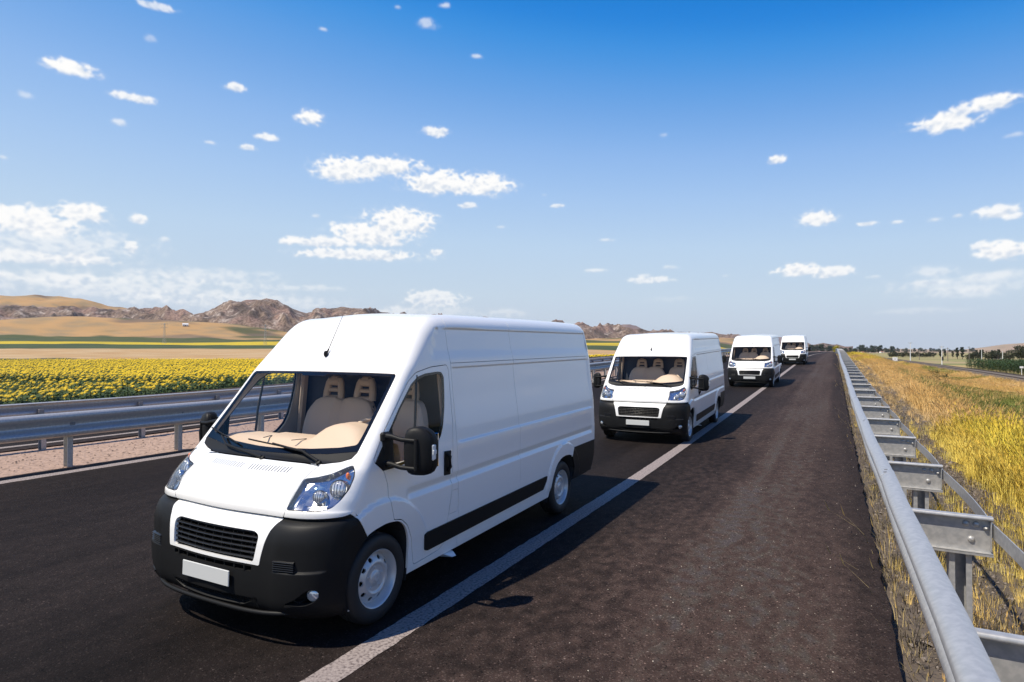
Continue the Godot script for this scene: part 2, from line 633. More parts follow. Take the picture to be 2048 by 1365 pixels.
func build_van(root: Node3D) -> void:
	edge_table()
	var gap := .0035
	var front := body_soup(0.0, 1.0, 16)
	var strip := body_soup(1.0, 2.0, 10)
	var side := side_soup()
	# wheel arches
	for a in [outline(v2(FA), .05), outline(v2(RA), .05)]:
		side = cut(side, a.sd)[1]
		strip = cut(strip, a.sd)[1]
	# head lamps, cut along a slanting direction
	var nd := Vector3(.62, .42, .66).normalized()
	var ux := Vector3(nd.z, 0, -nd.x).normalized()
	var uy := nd.cross(ux)
	var lp := [Vector3(.630, .949, .48), Vector3(.648, 1.055, .418), Vector3(.640, 1.142, .321), Vector3(.742, 1.158, .296), Vector3(.826, 1.180, .24), Vector3(.88, 1.214, .165), Vector3(.915, 1.236, .115), Vector3(.945, 1.197, .129), Vector3(.963, 1.155, .151), Vector3(.971, 1.08, .213), Vector3(.962, 1.016, .291), Vector3(.936, .972, .35), Vector3(.865, .951, .415), Vector3(.771, .951, .457)]
	var l2: Array = []
	for p in lp:
		l2.append(Vector2(p.dot(ux), p.dot(uy)))
	var lampo := outline(l2, .02, ux, uy)
	var lens := Soup.new()
	var c: Array
	c = cut(front, func(p: Vector3) -> float: return lampo.sd(p) if p.z > -.1 else 1.0, gap, gap)
	lens = lens.join(c[0]); front = c[1]
	c = cut(strip, func(p: Vector3) -> float: return lampo.sd(p) if p.z > -.1 else 1.0, gap, gap)
	lens = lens.join(c[0]); strip = c[1]
	c = cut(side, func(p: Vector3) -> float: return lampo.sd(p) if p.z > -.1 else 1.0, gap, gap)
	lens = lens.join(c[0]); side = c[1]
	# grille surround, hood, windscreen from the front sheet
	var fx := Vector3(1, 0, 0)
	var so := outline(v2([-.2, .889, .598, .887, .600, .880, .560, .81, .538, .734, .517, .64, .505, .572, -.2, .576]), .012, fx)
	c = cut(front, func(p: Vector3) -> float: return so.sd(p) if p.z > .2 else 1.0, .002, .002)
	var surround: Soup = c[0]; front = c[1]
	var go := outline(v2([-.3, .800, .425, .797, .474, .772, .466, .70, .450, .590, -.3, .600]), .03, fx)
	surround = cut(surround, go.sd, 0.0, 0.0, .008)[1]
	var hood_o := outline(v2([-.2, .8925, .609, .8925, .628, .935, .636, 1.142, .640, 1.2145, .5, 1.2225, .11, 1.2285, -.2, 1.2285]), .0, fx)
	c = cut(front, func(p: Vector3) -> float: return hood_o.sd(p) if p.z > -.1 else 1.0, gap, gap)
	var hood: Soup = c[0]; front = c[1]
	var slit := func(p: Vector3) -> float:
		if p.z < .1 or p.y < 1.1: return 1.0
		var u := p.x - .05
		if u < -.01: return .05 - u
		var k := clampf(roundf(u / .0295), 0.0, 13.0)
		return maxf(absf(u - k * .0295) - .0052, absf(p.y - 1.181) - .0165)
	var hood_cover := hood
	hood = cut(hood, slit, 0.0, 0.0, .006)[1]
	var ws := outline(v2([-.2, 1.2295, .11, 1.2295, .50, 1.2235, .657, 1.224, .78, 1.241, .862, 1.268, .886, 1.31, .884, 1.40, .863, 1.868, .845, 1.886, .60, 1.892, .12, 1.897, -.2, 1.897]), .0, fx)
	c = cut(front, func(p: Vector3) -> float: return ws.sd(p) if p.z > -.75 and p.y > 1.1 else 1.0, .002, .002)
	var screen: Soup = c[0]; front = c[1]
	var cowl_o := outline(v2([-.2, 1.1, .95, 1.1, .95, 1.325, .84, 1.312, .60, 1.282, .3, 1.268, -.2, 1.262]), .0, fx)
	c = cut(screen, cowl_o.sd, .001, .001)
	var cowl: Soup = c[0]; screen = c[1]
	var clear_o := outline(v2([-.2, 1.298, .12, 1.300, .45, 1.313, .70, 1.334, .845, 1.36, .848, 1.42, .833, 1.84, .82, 1.868, .15, 1.878, .14, 1.862, -.2, 1.862]), .02, fx)
	c = cut(screen, clear_o.sd)
	var clear: Soup = c[0]; var frit: Soup = c[1]
	# bumpers
	var bo := outline(v2([.9, .889, .30, .903, .243, .911, .185, .868, .095, .715, .10, .60, .23, .45, .23, .1, .9, .1]))
	var bump := Soup.new()
	c = cut(front, bo.sd, .002, .002); bump = bump.join(c[0]); front = c[1]
	c = cut(strip, bo.sd, .002, .002); bump = bump.join(c[0]); strip = c[1]
	c = cut(side, bo.sd, .002, .002); bump = bump.join(c[0]); side = c[1]
	var ro := outline(v2([-3.934, .755, -5.2, .755, -5.2, .1, -3.80, .1, -3.86, .36, -3.945, .49, -3.878, .64]))
	var rear := Soup.new()
	c = cut(front, ro.sd, gap, gap); rear = rear.join(c[0]); front = c[1]
	c = cut(strip, ro.sd, gap, gap); rear = rear.join(c[0]); strip = c[1]
	c = cut(side, ro.sd, gap, gap); rear = rear.join(c[0]); side = c[1]
	# openings in the front bumper
	var slot_o := outline(v2([-.3, .528, .43, .526, .436, .560, -.3, .564]), .006, fx)
	var mesh_o := outline(v2([-.3, .272, .34, .272, .44, .318, .445, .338, -.3, .345]), .01, fx)
	var fog_o := outline(v2([.715, .332, .85, .325, .905, .345, .938, .385, .936, .425, .90, .444, .862, .425, .80, .372]), .03, fx)
	var vent_o := outline(v2([.636, .618, .800, .634, .790, .556, .628, .560]), .01, fx)
	for o in [slot_o, mesh_o, fog_o, vent_o]:
		bump = cut(bump, func(p: Vector3) -> float: return o.sd(p) if p.z > .2 else 1.0, 0.0, 0.0, .008)[1]
	# doors, side windows
	var cab := strip.join(side)
	var door_o := outline(v2([-.012, 1.247, -.146, 1.432, -.327, 1.631, -.505, 1.822, -.62, 1.893, -.848, 1.933, -1.089, 1.945, -1.113, 1.91, -1.116, 1.60, -1.115, 1.411, -1.06, .93, -1.051, .814, -.978, .541, -.931, .352, -.875, .329, -.507, .313, -.452, .552, -.386, .676, -.302, .745, -.207, .764, -.2, .80, -.168, .918, -.168, 1.036, -.129, 1.153]), .03)
	c = cut(cab, func(p: Vector3) -> float: return door_o.sd(p) if p.x > .4 else 1.0, gap, gap)
	var door: Soup = c[0]; cab = c[1]
	var win_o := outline(v2([-.028, 1.225, -.022, 1.175, -.05, 1.158, -.27, 1.158, -.5, 1.172, -.74, 1.205, -.84, 1.25, -.915, 1.32, -.958, 1.40, -1.0, 1.55, -1.022, 1.70, -1.032, 1.84, -1.0, 1.882, -.93, 1.888, -.75, 1.878, -.64, 1.855, -.54, 1.795, -.36, 1.615, -.18, 1.405]), .02)
	c = cut(door, win_o.sd, .001, .001)
	var win: Soup = c[0]; door = c[1]
	var sail_o := outline(v2([-.246, 1.0, -.246, 2.0, .3, 2.0, .3, 1.0]))
	c = cut(win, sail_o.sd, .001, .001)
	var sail: Soup = c[0]; win = c[1]
	var inner: Array = []
	for w in win_o.q:
		inner.append(w)
	var pane_f := func(p: Vector3) -> float: return maxf(win_o.sd(p) + .020, p.z + .262)
	c = cut(win, pane_f)
	var pane: Soup = c[0]; var seal: Soup = c[1]
	# panels of the load space
	var lower_mid := outline(v2([-2.41, .1, -2.41, 1.957, -1.16, 1.957, -1.16, .1]))
	var lower_rear := outline(v2([-5.2, .1, -5.2, 1.957, -2.41, 1.957, -2.41, .1]))
	var upper_mid := outline(v2([-2.41, 1.957, -2.41, 2.9, -1.16, 2.9, -1.16, 1.957]))
	var upper_rear := outline(v2([-5.2, 1.957, -5.2, 2.9, -2.41, 2.9, -2.41, 1.957]))
	var flap_o := outline(v2([-1.058, .806, -1.152, .806, -1.152, .632, -1.13, .608, -1.0, .606]), .01)
	var pieces := []
	c = cut(cab, flap_o.sd, .002, .002); cab = c[1]
	var flap: Soup = c[0]
	for o in [lower_mid, lower_rear]:
		c = cut(cab, o.sd, .0025, .0025, .02)
		pieces.append(c[0]); cab = c[1]
	var up := only(cab, func(p: Vector3) -> bool: return p.x > half_width(p.y) - .035)
	var rest := only(cab, func(p: Vector3) -> bool: return p.x <= half_width(p.y) - .035)
	for o in [upper_mid, upper_rear]:
		c = cut(up, o.sd, .0025, .0025, .02)
		pieces.append(c[0]); up = c[1]
	rest = rest.join(up).join(front)

	# ---- parts
	panel("body_shell", rest, M.paint, root, .02)
	panel("hood", hood, M.paint, root, .006)
	panel("engine_cover", hood_cover, M.dark, root, 0.0, 0, -.045)
	panel("grille_surround", surround, M.paint, root, .03)
	var bm := panel("front_bumper", bump, M.black, root, .035)
	panel("rear_bumper", rear, M.black, root, .02)
	panel("cowl", cowl, M.black, root, .01)
	var wsn := panel("windshield", clear, M.glass, root, 0.0)
	panel("windshield_border", frit, M.frit, wsn, .004)
	# rubbing strip along the side, a thin slab on top of the panels
	var strip_o := outline(v2([-.632, .531, -.648, .393, -.687, .381, -1.74, .390, -3.003, .400, -3.085, .493, -3.10, .546, -1.74, .543, -.663, .541]), .012)
	var rub := cut(side, strip_o.sd)[0] as Soup
	var liner := only(rest.join(door), func(p: Vector3) -> bool: return p.z > -1.2 and p.z < .2 and p.y > .9)
	liner.e.clear()
	var lg := Geo.new()
	for sg in [1.0, -1.0]:
		var f := Vector3(sg, 1, 1)
		for i in range(0, liner.p.size(), 3):
			lg.tri(rake(liner.p[i] - liner.n[i] * .03) * f, rake(liner.p[i + 1] - liner.n[i + 1] * .03) * f, rake(liner.p[i + 2] - liner.n[i + 2] * .03) * f, -liner.n[i] * f, -liner.n[i + 1] * f, -liner.n[i + 2] * f)
	obj("cab_lining", lg, M.trim, root)
	for sg in [1, -1]:
		var d := panel("front_door", door, M.paint, root, .02, sg)
		panel("window_seal", seal, M.frit, d, .012, sg)
		panel("window", pane, M.glass, d, 0.0, sg)
		panel("mirror_base", sail, M.black, d, .012, sg, .006)
		var h := Geo.new()   # vent divider, handle
		h.tube([rake(Vector3(sg * .972, 1.19, -.545)), rake(Vector3(sg * .966, 1.5, -.575)), rake(Vector3(sg * .932, 1.87, -.635))], [.011], 6)
		obj("window_divider", h, M.frit, d)
		door_handle(d, sg)
		mirror(root, sg)
		panel("side_panel", pieces[0], M.paint, root, .015, sg)
		panel("side_panel", pieces[1], M.paint, root, .015, sg)
		panel("upper_side_panel", pieces[2], M.paint, root, .015, sg)
		panel("upper_side_panel", pieces[3], M.paint, root, .015, sg)
		panel("filler_flap", flap, M.paint, root, .01, sg)
		panel("rubbing_strip", rub, M.black, root, .0, sg, .014)
		var edge := Geo.new()
		for i in range(0, rub.e.size(), 4):
			var a := rake(rub.e[i] + rub.e[i + 2] * .014) * Vector3(sg, 1, 1); var b := rake(rub.e[i + 1] + rub.e[i + 3] * .014) * Vector3(sg, 1, 1)
			edge.quad(a, b, b - Vector3(sg * .03, 0, 0), a - Vector3(sg * .03, 0, 0))
		obj("strip_edge", edge, M.black, root.get_node("rubbing_strip" if sg == 1 else "rubbing_strip_001"))
		head_lamp(root, lens, nd, sg)
		fog_lamp(bm, sg)
		bumper_vent(bm, sg)
		wheel_well(root, sg)
	grille(root)
	front_details(bm, root)
	cab_inside(root)
	for sg in [1.0, -1.0]:
		for zz in [-.10, -3.64]:
			wheel(root, Vector3(sg * .885, .335, zz), sg)

func door_handle(d: Node3D, sg: int) -> void:
	var g := Geo.new()
	var o := rake(Vector3(sg * 1.014, 1.07, -.985))
	g.box(o + Vector3(sg * .002, 0, 0), Vector3(.012, .215, .105), Basis(Vector3.RIGHT, -.06), .02)
	g.tube([o + Vector3(sg * .006, .085, .012), o + Vector3(sg * .032, .06, .004), o + Vector3(sg * .034, -.03, .0), o + Vector3(sg * .01, -.075, .0)], [.014, .017, .016, .012], 8)
	g.disc(o + Vector3(sg * .0095, -.09, 0), Vector3(sg, 0, 0), .009)
	obj("door_handle", g, M.black, d)

func round_box(o: Vector3, s: Vector3, pw: float, nu := 24, nv := 16) -> Array:
	var rows := []
	for i in nv + 1:
		var r := []
		var ph := PI * (float(i) / nv - .5)
		for j in nu + 1:
			var th := TAU * j / nu
			var a := cos(ph) * cos(th); var b := sin(ph); var c := cos(ph) * sin(th)
			var k := pow(pow(absf(a), pw) + pow(absf(b), pw) + pow(absf(c), pw), -1.0 / pw)
			r.append(o + Vector3(a, b, c) * k * s)
		rows.append(r)
	return rows

func mirror(root: Node3D, sg: int) -> void:
	var m := Node3D.new()
	m.name = part_name(root, "door_mirror")
	root.add_child(m, true)
	var g := Geo.new()
	var rows := round_box(Vector3(sg * 1.262, 1.312, -.265), Vector3(.108, .186, .080), 3.6)
	for r in rows:
		for j in r.size():
			var p: Vector3 = r[j]
			p.z -= (p.x * sg - 1.275) * .35           # swept back towards the tip
			p.y -= sm(1.25, 1.38, p.x * sg) * .035 * sm(1.36, 1.5, p.y)
			r[j] = p
	g.sheet(rows, sg < 0)
	# seam around the cap
	for i in range(0, g.n.size()):
		pass
	obj("mirror_housing", g, M.black, m)
	var rim := Geo.new()
	var pts := []
	for k in 29:
		var a := TAU * k / 28.0
		var cx := signf(cos(a)) * pow(absf(cos(a)), .5); var cy := signf(sin(a)) * pow(absf(sin(a)), .5)
		pts.append(Vector3(sg * (1.262 + .107 * cx), 1.312 + .180 * cy - .03 * maxf(cx, 0.0) * maxf(cy, 0.0), -.235 - .107 * cx * .35))
	rim.tube(pts, [.0045], 5, false)
	obj("housing_seam", rim, M.black, m)
	var ar := Geo.new()
	for y in [1.408, 1.195]:
		ar.tube([Vector3(sg * .985, y + .012, -.15), Vector3(sg * 1.06, y + .012, -.155), Vector3(sg * 1.15, y - .006, -.160), Vector3(sg * 1.27, y - .012, -.184)], [.026, .021, .018, .016], 8)
		ar.box(Vector3(sg * .99, y + .005, -.165), Vector3(.05, .075, .10), Basis(), .014)
	ar.tube([Vector3(sg * 1.27, 1.41, -.182), Vector3(sg * 1.275, 1.31, -.178), Vector3(sg * 1.27, 1.17, -.182)], [.016], 8)
	ar.box(Vector3(sg * .99, 1.30, -.17), Vector3(.035, .26, .085), Basis(), .012)
	obj("mirror_arm", ar, M.black, m)
	var ind := Geo.new()
	ind.box(Vector3(sg * 1.362, 1.305, -.283), Vector3(.028, .125, .055), Basis(Vector3.UP, sg * .25), .01)
	ind.box(Vector3(sg * 1.370, 1.305, -.286), Vector3(.016, .04, .062), Basis(Vector3.UP, sg * .25), .006)
	obj("indicator_lens", ind, M.clear_white, m)
	var gl := Geo.new()
	gl.box(Vector3(sg * 1.262, 1.31, -.350), Vector3(.17, .26, .008), Basis(Vector3.UP, sg * .33), .003)
	obj("mirror_glass", gl, M.mirror, m)

func at_lamp(x: float, y: float, z: float, sg: int) -> Vector3:
	return Vector3(x * sg, y, z)

func head_lamp(root: Node3D, lens: Soup, nd: Vector3, sg: int) -> void:
	var m := Node3D.new()
	m.name = part_name(root, "headlight")
	root.add_child(m, true)
	var f := Vector3(sg, 1, 1)
	panel("lens", lens, M.lens, m, 0.0, sg)
	# dark rim round the lens
	var rim := Geo.new()
	for i in range(0, lens.e.size(), 4):
		var a := rake(lens.e[i]) * f; var b := rake(lens.e[i + 1]) * f
		var na := lens.e[i + 2] * f; var nb := lens.e[i + 3] * f
		rim.quad(a, b, b - nb * .05, a - na * .05)
	obj("lens_rim", rim, M.chrome_dark, m)
	# reflector bowl: the lens pressed back, with facets
	var bowl := Geo.new()
	var l1 := Vector3(.80, 1.04, .375); var l2 := Vector3(.885, 1.085, .268)
	for i in range(0, lens.p.size(), 3):
		var q := []
		for k in 3:
			var p := lens.p[i + k]
			var d1 := (p - p.project(nd)).distance_to(l1 - l1.project(nd)); var d2 := (p - p.project(nd)).distance_to(l2 - l2.project(nd))
			var dd := .028 + .05 * exp(-d1 * d1 * 90.0) + .05 * exp(-d2 * d2 * 60.0) + .012 * absf(fposmod(p.x * 9.0 + p.y * 7.0, 2.0) - 1.0)
			q.append(rake(p - nd * dd) * f)
		bowl.flat(q[0], q[1], q[2])
	obj("reflector", bowl, M.chrome, m)
	var n := 0
	for l in [[.818, 1.044, .372, .042], [.900, 1.088, .268, .060]]:
		var o := Vector3(l[0], l[1], l[2])
		var r: float = l[3]
		var ax := (Vector3(.30, .25, .9).normalized() * f)
		o = o * f - (nd * f) * .012
		var g := Geo.new()
		var prof := []
		for k in 11:
			var a := k / 10.0 * PI * .5
			prof.append(Vector2(sin(a) * r * .55 - r * .3, maxf(cos(a) * r, 0.0)))
		g.lathe(prof, o - ax * r * .35, ax, 24)
		obj("lamp_dome", g, M.lamp, m)
		var g2 := Geo.new()   # ribs moulded across the lamp glass
		for k in 5:
			var pts := []
			var up := ax.cross(Vector3.UP).normalized()
			var vv := up.cross(ax)
			for j in 9:
				var t := (j / 8.0 - .5) * 2.0
				var h := (k / 4.0 - .5) * 1.5
				var rad := sqrt(maxf(0.0, 1.0 - h * h)) * .95
				var uu := t * rad
				var dz := sqrt(maxf(0.0, 1.0 - minf(uu * uu + h * h, 1.0)))
				pts.append(o - ax * r * .35 + (vv * uu + up * h) * r + ax * (dz * r * .55 - r * .3 + .003))
			g2.tube(pts, [.0032], 5, false)
		obj("lamp_rib", g2, M.lamp_rib, m)
		var g3 := Geo.new()
		g3.lathe([Vector2(-.05, r * 1.02), Vector2(-.004, r * 1.04), Vector2(.004, r * 1.08), Vector2(-.003, r * 1.13), Vector2(-.05, r * 1.16)], o - ax * r * .52, ax, 24)
		obj("lamp_ring", g3, M.chrome, m)
	var bl := Geo.new()
	bl.sheet(round_box(Vector3(.918 * sg, 1.163, .170), Vector3(.015, .026, .015), 2.0, 12, 8), sg < 0)
	obj("amber_bulb", bl, M.amber, m)

func fog_lamp(bm: Node3D, sg: int) -> void:
	var g := Geo.new()
	var o := Vector3(sg * .888, .395, .475)
	var ax := Vector3(sg * .35, .05, .93).normalized()
	g.lathe([Vector2(-.05, .052), Vector2(.0, .05), Vector2(.006, .045)], o, ax, 20)
	obj("fog_light_ring", g, M.black, bm)
	var l := Geo.new()
	l.lathe([Vector2(.0, .045), Vector2(.008, .036), Vector2(.013, .02), Vector2(.015, 0.0)], o, ax, 20)
	obj("fog_light", l, M.lamp, bm)
	var b := Geo.new()
	b.box(Vector3(sg * .82, .385, .40), Vector3(.30, .16, .05), Basis(Vector3.UP, sg * .6))
	b.box(Vector3(sg * .80, .322, .47), Vector3(.24, .012, .12), Basis(Vector3.UP, sg * .6))
	obj("fog_light_recess", b, M.black, bm)

func bumper_vent(bm: Node3D, sg: int) -> void:
	for k in 5:
		var g := Geo.new()
		var y := .566 + k * .0145
		g.box(Vector3(sg * .713, y, .575), Vector3(.17, .006, .03), Basis(Vector3.UP, sg * .22) * Basis(Vector3.RIGHT, .35), .002)
		obj("vent_louvre", g, M.black_gloss, bm)
	var b := Geo.new()
	b.box(Vector3(sg * .71, .592, .535), Vector3(.19, .1, .01), Basis(Vector3.UP, sg * .22))
	obj("vent_backing", b, M.black, bm)

func body_x(p: Vector2) -> float:   # half width of the skin at the edge of a wheel arch
	return skin(p.x, p.y) if p.x < .12 else skin(p.x, p.y) - .35 * maxf(0.0, p.x - .12)

func wheel_well(root: Node3D, sg: int) -> void:
	for poly in [v2(FA), v2(RA)]:
		var g := Geo.new()
		for i in poly.size() - 1:
			var a: Vector2 = poly[i]; var b: Vector2 = poly[i + 1]
			var x0 := 1.040; var x1 := .60
			g.quad(rake(Vector3(sg * minf(x0, body_x(a) - .002), a.y + .001, a.x)), rake(Vector3(sg * minf(x0, body_x(b) - .002), b.y + .001, b.x)), Vector3(sg * x1, b.y + .03, b.x), Vector3(sg * x1, a.y + .03, a.x))
		var c := Vector2()
		for w in poly: c += w / poly.size()
		for i in poly.size() - 1:
			g.flat(Vector3(sg * .6, c.y, c.x), Vector3(sg * .6, poly[i].y + .03, poly[i].x), Vector3(sg * .6, poly[i + 1].y + .03, poly[i + 1].x))
		obj("wheel_well", g, M.dark, root)

func wheel(root: Node3D, o: Vector3, sg: float) -> void:
	var w := Node3D.new()
	w.name = part_name(root, "wheel")
	root.add_child(w, true)
	w.position = o
	var ax := Vector3(sg, 0, 0)
	var t := Geo.new()
	var prof := v2([.083, .213, .094, .222, .101, .24, .105, .262, .103, .29, .095, .312, .082, .326, .068, .3325, .060, .334, .057, .327, .051, .327, .048, .335, .023, .335, .020, .328, .014, .328, .011, .335, -.011, .335, -.014, .328, -.020, .328, -.023, .335, -.048, .335, -.051, .327, -.057, .327, -.060, .334, -.08, .327, -.098, .30, -.1, .25, -.083, .213])
	prof.reverse()
	t.lathe(prof, Vector3.ZERO, ax, 64)
	obj("tyre", t, M.tyre, w)
	var r := Geo.new()
	var rp := v2([-.08, .18, -.02, .178, .03, .186, .055, .196, .082, .205, .091, .211, .094, .217, .089, .220, .083, .216])
	r.lathe(rp, Vector3.ZERO, ax, 48)
	obj("rim", r, M.rim, w)
	# wheel disc with its ring of oval holes
	var dp := v2([.030, .188, .036, .178, .052, .158, .066, .136, .073, .122, .074, .112, .066, .104, .062, .095, .061, .07, .061, .058, .067, .052, .072, .046, .076, .030, .077, .012, .077, .001])
	var P := []
	var N := []
	for k in 61:
		var a := TAU * k / 60.0
		var row := []
		var nr := []
		for i in dp.size():
			var q: Vector2 = dp[dp.size() - 1 - i]
			var q0: Vector2 = dp[dp.size() - 1 - maxi(i - 1, 0)]
			var q1: Vector2 = dp[dp.size() - 1 - mini(i + 1, dp.size() - 1)]
			var d := (q1 - q0).normalized()
			row.append(Vector3(sg * q.x, cos(a) * q.y, sin(a) * q.y))
			nr.append(Vector3(sg * absf(d.y), -cos(a) * d.x * signf(d.y), -sin(a) * d.x * signf(d.y)).normalized())
		P.append(row); N.append(nr)
	var hole := func(p: Vector3) -> float:
		var rr := Vector2(p.y, p.z).length()
		var a := fposmod(atan2(p.z, p.y), TAU / 10.0) - TAU / 20.0
		return Vector2(a * rr / 1.15, rr - .153).length() - .0165
	var s: Soup = cut(grid_soup(P, N), hole, 0.0, 0.0, .008)[1]
	var g := Geo.new()
	for i in range(0, s.p.size(), 3):
		g.tri(s.p[i], s.p[i + 1], s.p[i + 2], s.n[i], s.n[i + 1], s.n[i + 2])
	for i in range(0, s.e.size(), 4):
		g.quad(s.e[i], s.e[i + 1], s.e[i + 1] - ax * .012, s.e[i] - ax * .012)
	obj("wheel_disc", g, M.rim, w)
	var b := Geo.new()
	for k in 5:
		var a := TAU * k / 5.0
		var nut := Geo.new()
		nut.lathe([Vector2(0, .011), Vector2(.006, .010), Vector2(.007, 0.0)], Vector3(sg * .061, cos(a) * .078, sin(a) * .078), ax, 8)
		obj("wheel_nut", nut, M.rim, w)
	b.lathe([Vector2(.0, .022), Vector2(.004, .020), Vector2(.004, .015), Vector2(.002, .013), Vector2(.002, 0.0)], Vector3(sg * .077, 0, 0), ax, 20)
	obj("hub_cap", b, M.rim, w)
	var d2 := Geo.new()
	d2.lathe([Vector2(-.02, .175), Vector2(-.02, 0.0)], Vector3.ZERO, ax, 24)
	obj("brake_drum", d2, M.dark, w)

func front_z(x: float, y: float) -> float:   # the front sheet's z at a height, near enough for fittings
	var best := .6
	var t := 0.0
	while t < 9.0:
		var p := body_pt(t, clampf(absf(x) / .6, 0.0, 1.0))
		if p.y >= y:
			return p.z
		best = p.z
		t += .05
	return best

func grille(root: Node3D) -> void:
	var m := Node3D.new()
	m.name = "grille"
	root.add_child(m)
	for k in 6:      # slats follow the curve of the nose
		var y := .612 + k * .0345
		var g := Geo.new()
		var rows := []
		for j in 17:
			var x := lerpf(-.478, .478, j / 16.0)
			var z := front_z(x, y) - .012
			rows.append([Vector3(x, y + .004, z - .05), Vector3(x, y + .0065, z - .006), Vector3(x, y + .003, z), Vector3(x, y - .004, z), Vector3(x, y - .007, z - .008), Vector3(x, y - .008, z - .05)])
		g.sheet(rows)
		obj("grille_slat", g, M.black_gloss, m)
	for k in 9:
		var x := lerpf(-.40, .40, k / 8.0)
		var g := Geo.new()
		for h in 5:
			var y0 := .612 + h * .0345; var z := front_z(x, y0 + .017) - .026
			g.box(Vector3(x, y0 + .017, z - .02), Vector3(.008, .0345, .045))
		obj("grille_bar", g, M.black, m)
	var b := Geo.new()
	b.box(Vector3(0, .69, .49), Vector3(.98, .25, .02))
	b.box(Vector3(0, .585, .54), Vector3(.98, .012, .12))
	obj("grille_backing", b, M.dark, m)

func front_details(bm: Node3D, root: Node3D) -> void:
	var g := Geo.new()
	for k in 8:
		g.box(Vector3(lerpf(-.37, .37, k / 7.0), .545, .60), Vector3(.012, .045, .05))
	g.box(Vector3(0, .545, .565), Vector3(.92, .07, .01))
	obj("slot_bars", g, M.black, bm)
	var h := Geo.new()
	for k in 46:
		var x := -.46 + k * .02
		h.tube([Vector3(x, .268, .585), Vector3(x + .04, .348, .612)], [.0028], 4, false)
		h.tube([Vector3(x + .04, .268, .585), Vector3(x, .348, .612)], [.0028], 4, false)
	h.box(Vector3(0, .31, .55), Vector3(.96, .1, .01))
	obj("mesh_grille", h, M.black, bm).set_meta("kind", "thing")
	var p := Geo.new()
	p.box(Vector3(0, .457, .662), Vector3(.522, .112, .010), Basis(Vector3.RIGHT, -.03), .004)
	obj("number_plate", p, M.plate, root)
	var lip := Geo.new()
	var pts := []
	for j in 21:
		var t := (j / 20.0 - .5) * 2.0
		pts.append(Vector3(t * .93, .245 + .02 * t * t, .60 + .03 * (1.0 - t * t) - .27 * pow(absf(t), 5.0)))
	lip.tube(pts, [.016], 8)
	obj("bumper_lip", lip, M.black, bm)
	var un := Geo.new()
	un.box(Vector3(0, .34, -2.2), Vector3(1.24, .10, 5.1))
	for sg in [1.0, -1.0]:
		un.box(Vector3(sg * .78, .34, -1.82), Vector3(.4, .10, 2.6))
		un.box(Vector3(sg * .78, .43, -4.35), Vector3(.4, .10, .7))
		un.box(Vector3(sg * .45, .30, .36), Vector3(.7, .08, .3))
	un.tube([Vector3(-.9, .335, -.1), Vector3(.9, .335, -.1)], [.04], 8)
	un.tube([Vector3(-.9, .335, -3.64), Vector3(.9, .335, -3.64)], [.05], 8)
	obj("underbody", un, M.dark, root)
	for sg in [1.0, -1.0]:
		var fin := Geo.new()
		fin.sheet([[Vector3(sg * .93, .275, -.93), Vector3(sg * .93, .265, -1.12)], [Vector3(sg * 1.0, .268, -.96), Vector3(sg * 1.0, .258, -1.10)], [Vector3(sg * 1.06, .245, -1.0), Vector3(sg * 1.06, .24, -1.06)]], sg > 0.0)
		fin.sheet([[Vector3(sg * .93, .25, -.93), Vector3(sg * .93, .245, -1.12)], [Vector3(sg * 1.0, .25, -.96), Vector3(sg * 1.0, .245, -1.10)], [Vector3(sg * 1.06, .243, -1.0), Vector3(sg * 1.06, .238, -1.06)]], sg < 0.0)
		obj("step_bracket", fin, M.paint, root)
	# wipers
	for wp in [[Vector3(.055, 1.232, .212), Vector3(-.30, 1.262, .16), Vector3(-.49, 1.278, .118), Vector3(-.64, 1.335, .052), Vector3(-.865, 1.388, -.012), Vector3(-.36, 1.298, .108)], [Vector3(.612, 1.235, .158), Vector3(.40, 1.288, .115), Vector3(.25, 1.30, .112), Vector3(.06, 1.322, .105), Vector3(-.26, 1.338, .082), Vector3(.42, 1.292, .105)]]:
		var w := Geo.new()
		w.lathe([Vector2(0, .022), Vector2(.022, .02), Vector2(.026, 0)], wp[0] - Vector3(0, .01, .005), Vector3(0, .75, .65), 12)
		w.tube([wp[0] + Vector3(0, .008, .008), wp[1] + Vector3(0, .012, .012), wp[2] + Vector3(0, .012, .012), wp[3] + Vector3(0, .012, .012)], [.013, .011, .010, .008], 6)
		var bl: Array = []
		for j in 9:
			bl.append((wp[5] as Vector3).lerp(wp[4], j / 8.0) + Vector3(0, .006, .008))
		w.tube(bl, [.007], 5)
		obj("wiper", w, M.black, root)
	var an := Geo.new()
	var a0 := Vector3(0, 2.052, -.525)
	an.sheet(round_box(a0 + Vector3(0, .004, .006), Vector3(.016, .03, .022), 2.2, 12, 8))
	an.tube([a0, a0 + Vector3(0, .05, -.03)], [.011, .006], 8)
	an.tube([a0 + Vector3(0, .05, -.03), Vector3(0, 2.42, -.735)], [.0035, .002], 6)
	obj("antenna", an, M.black, root)

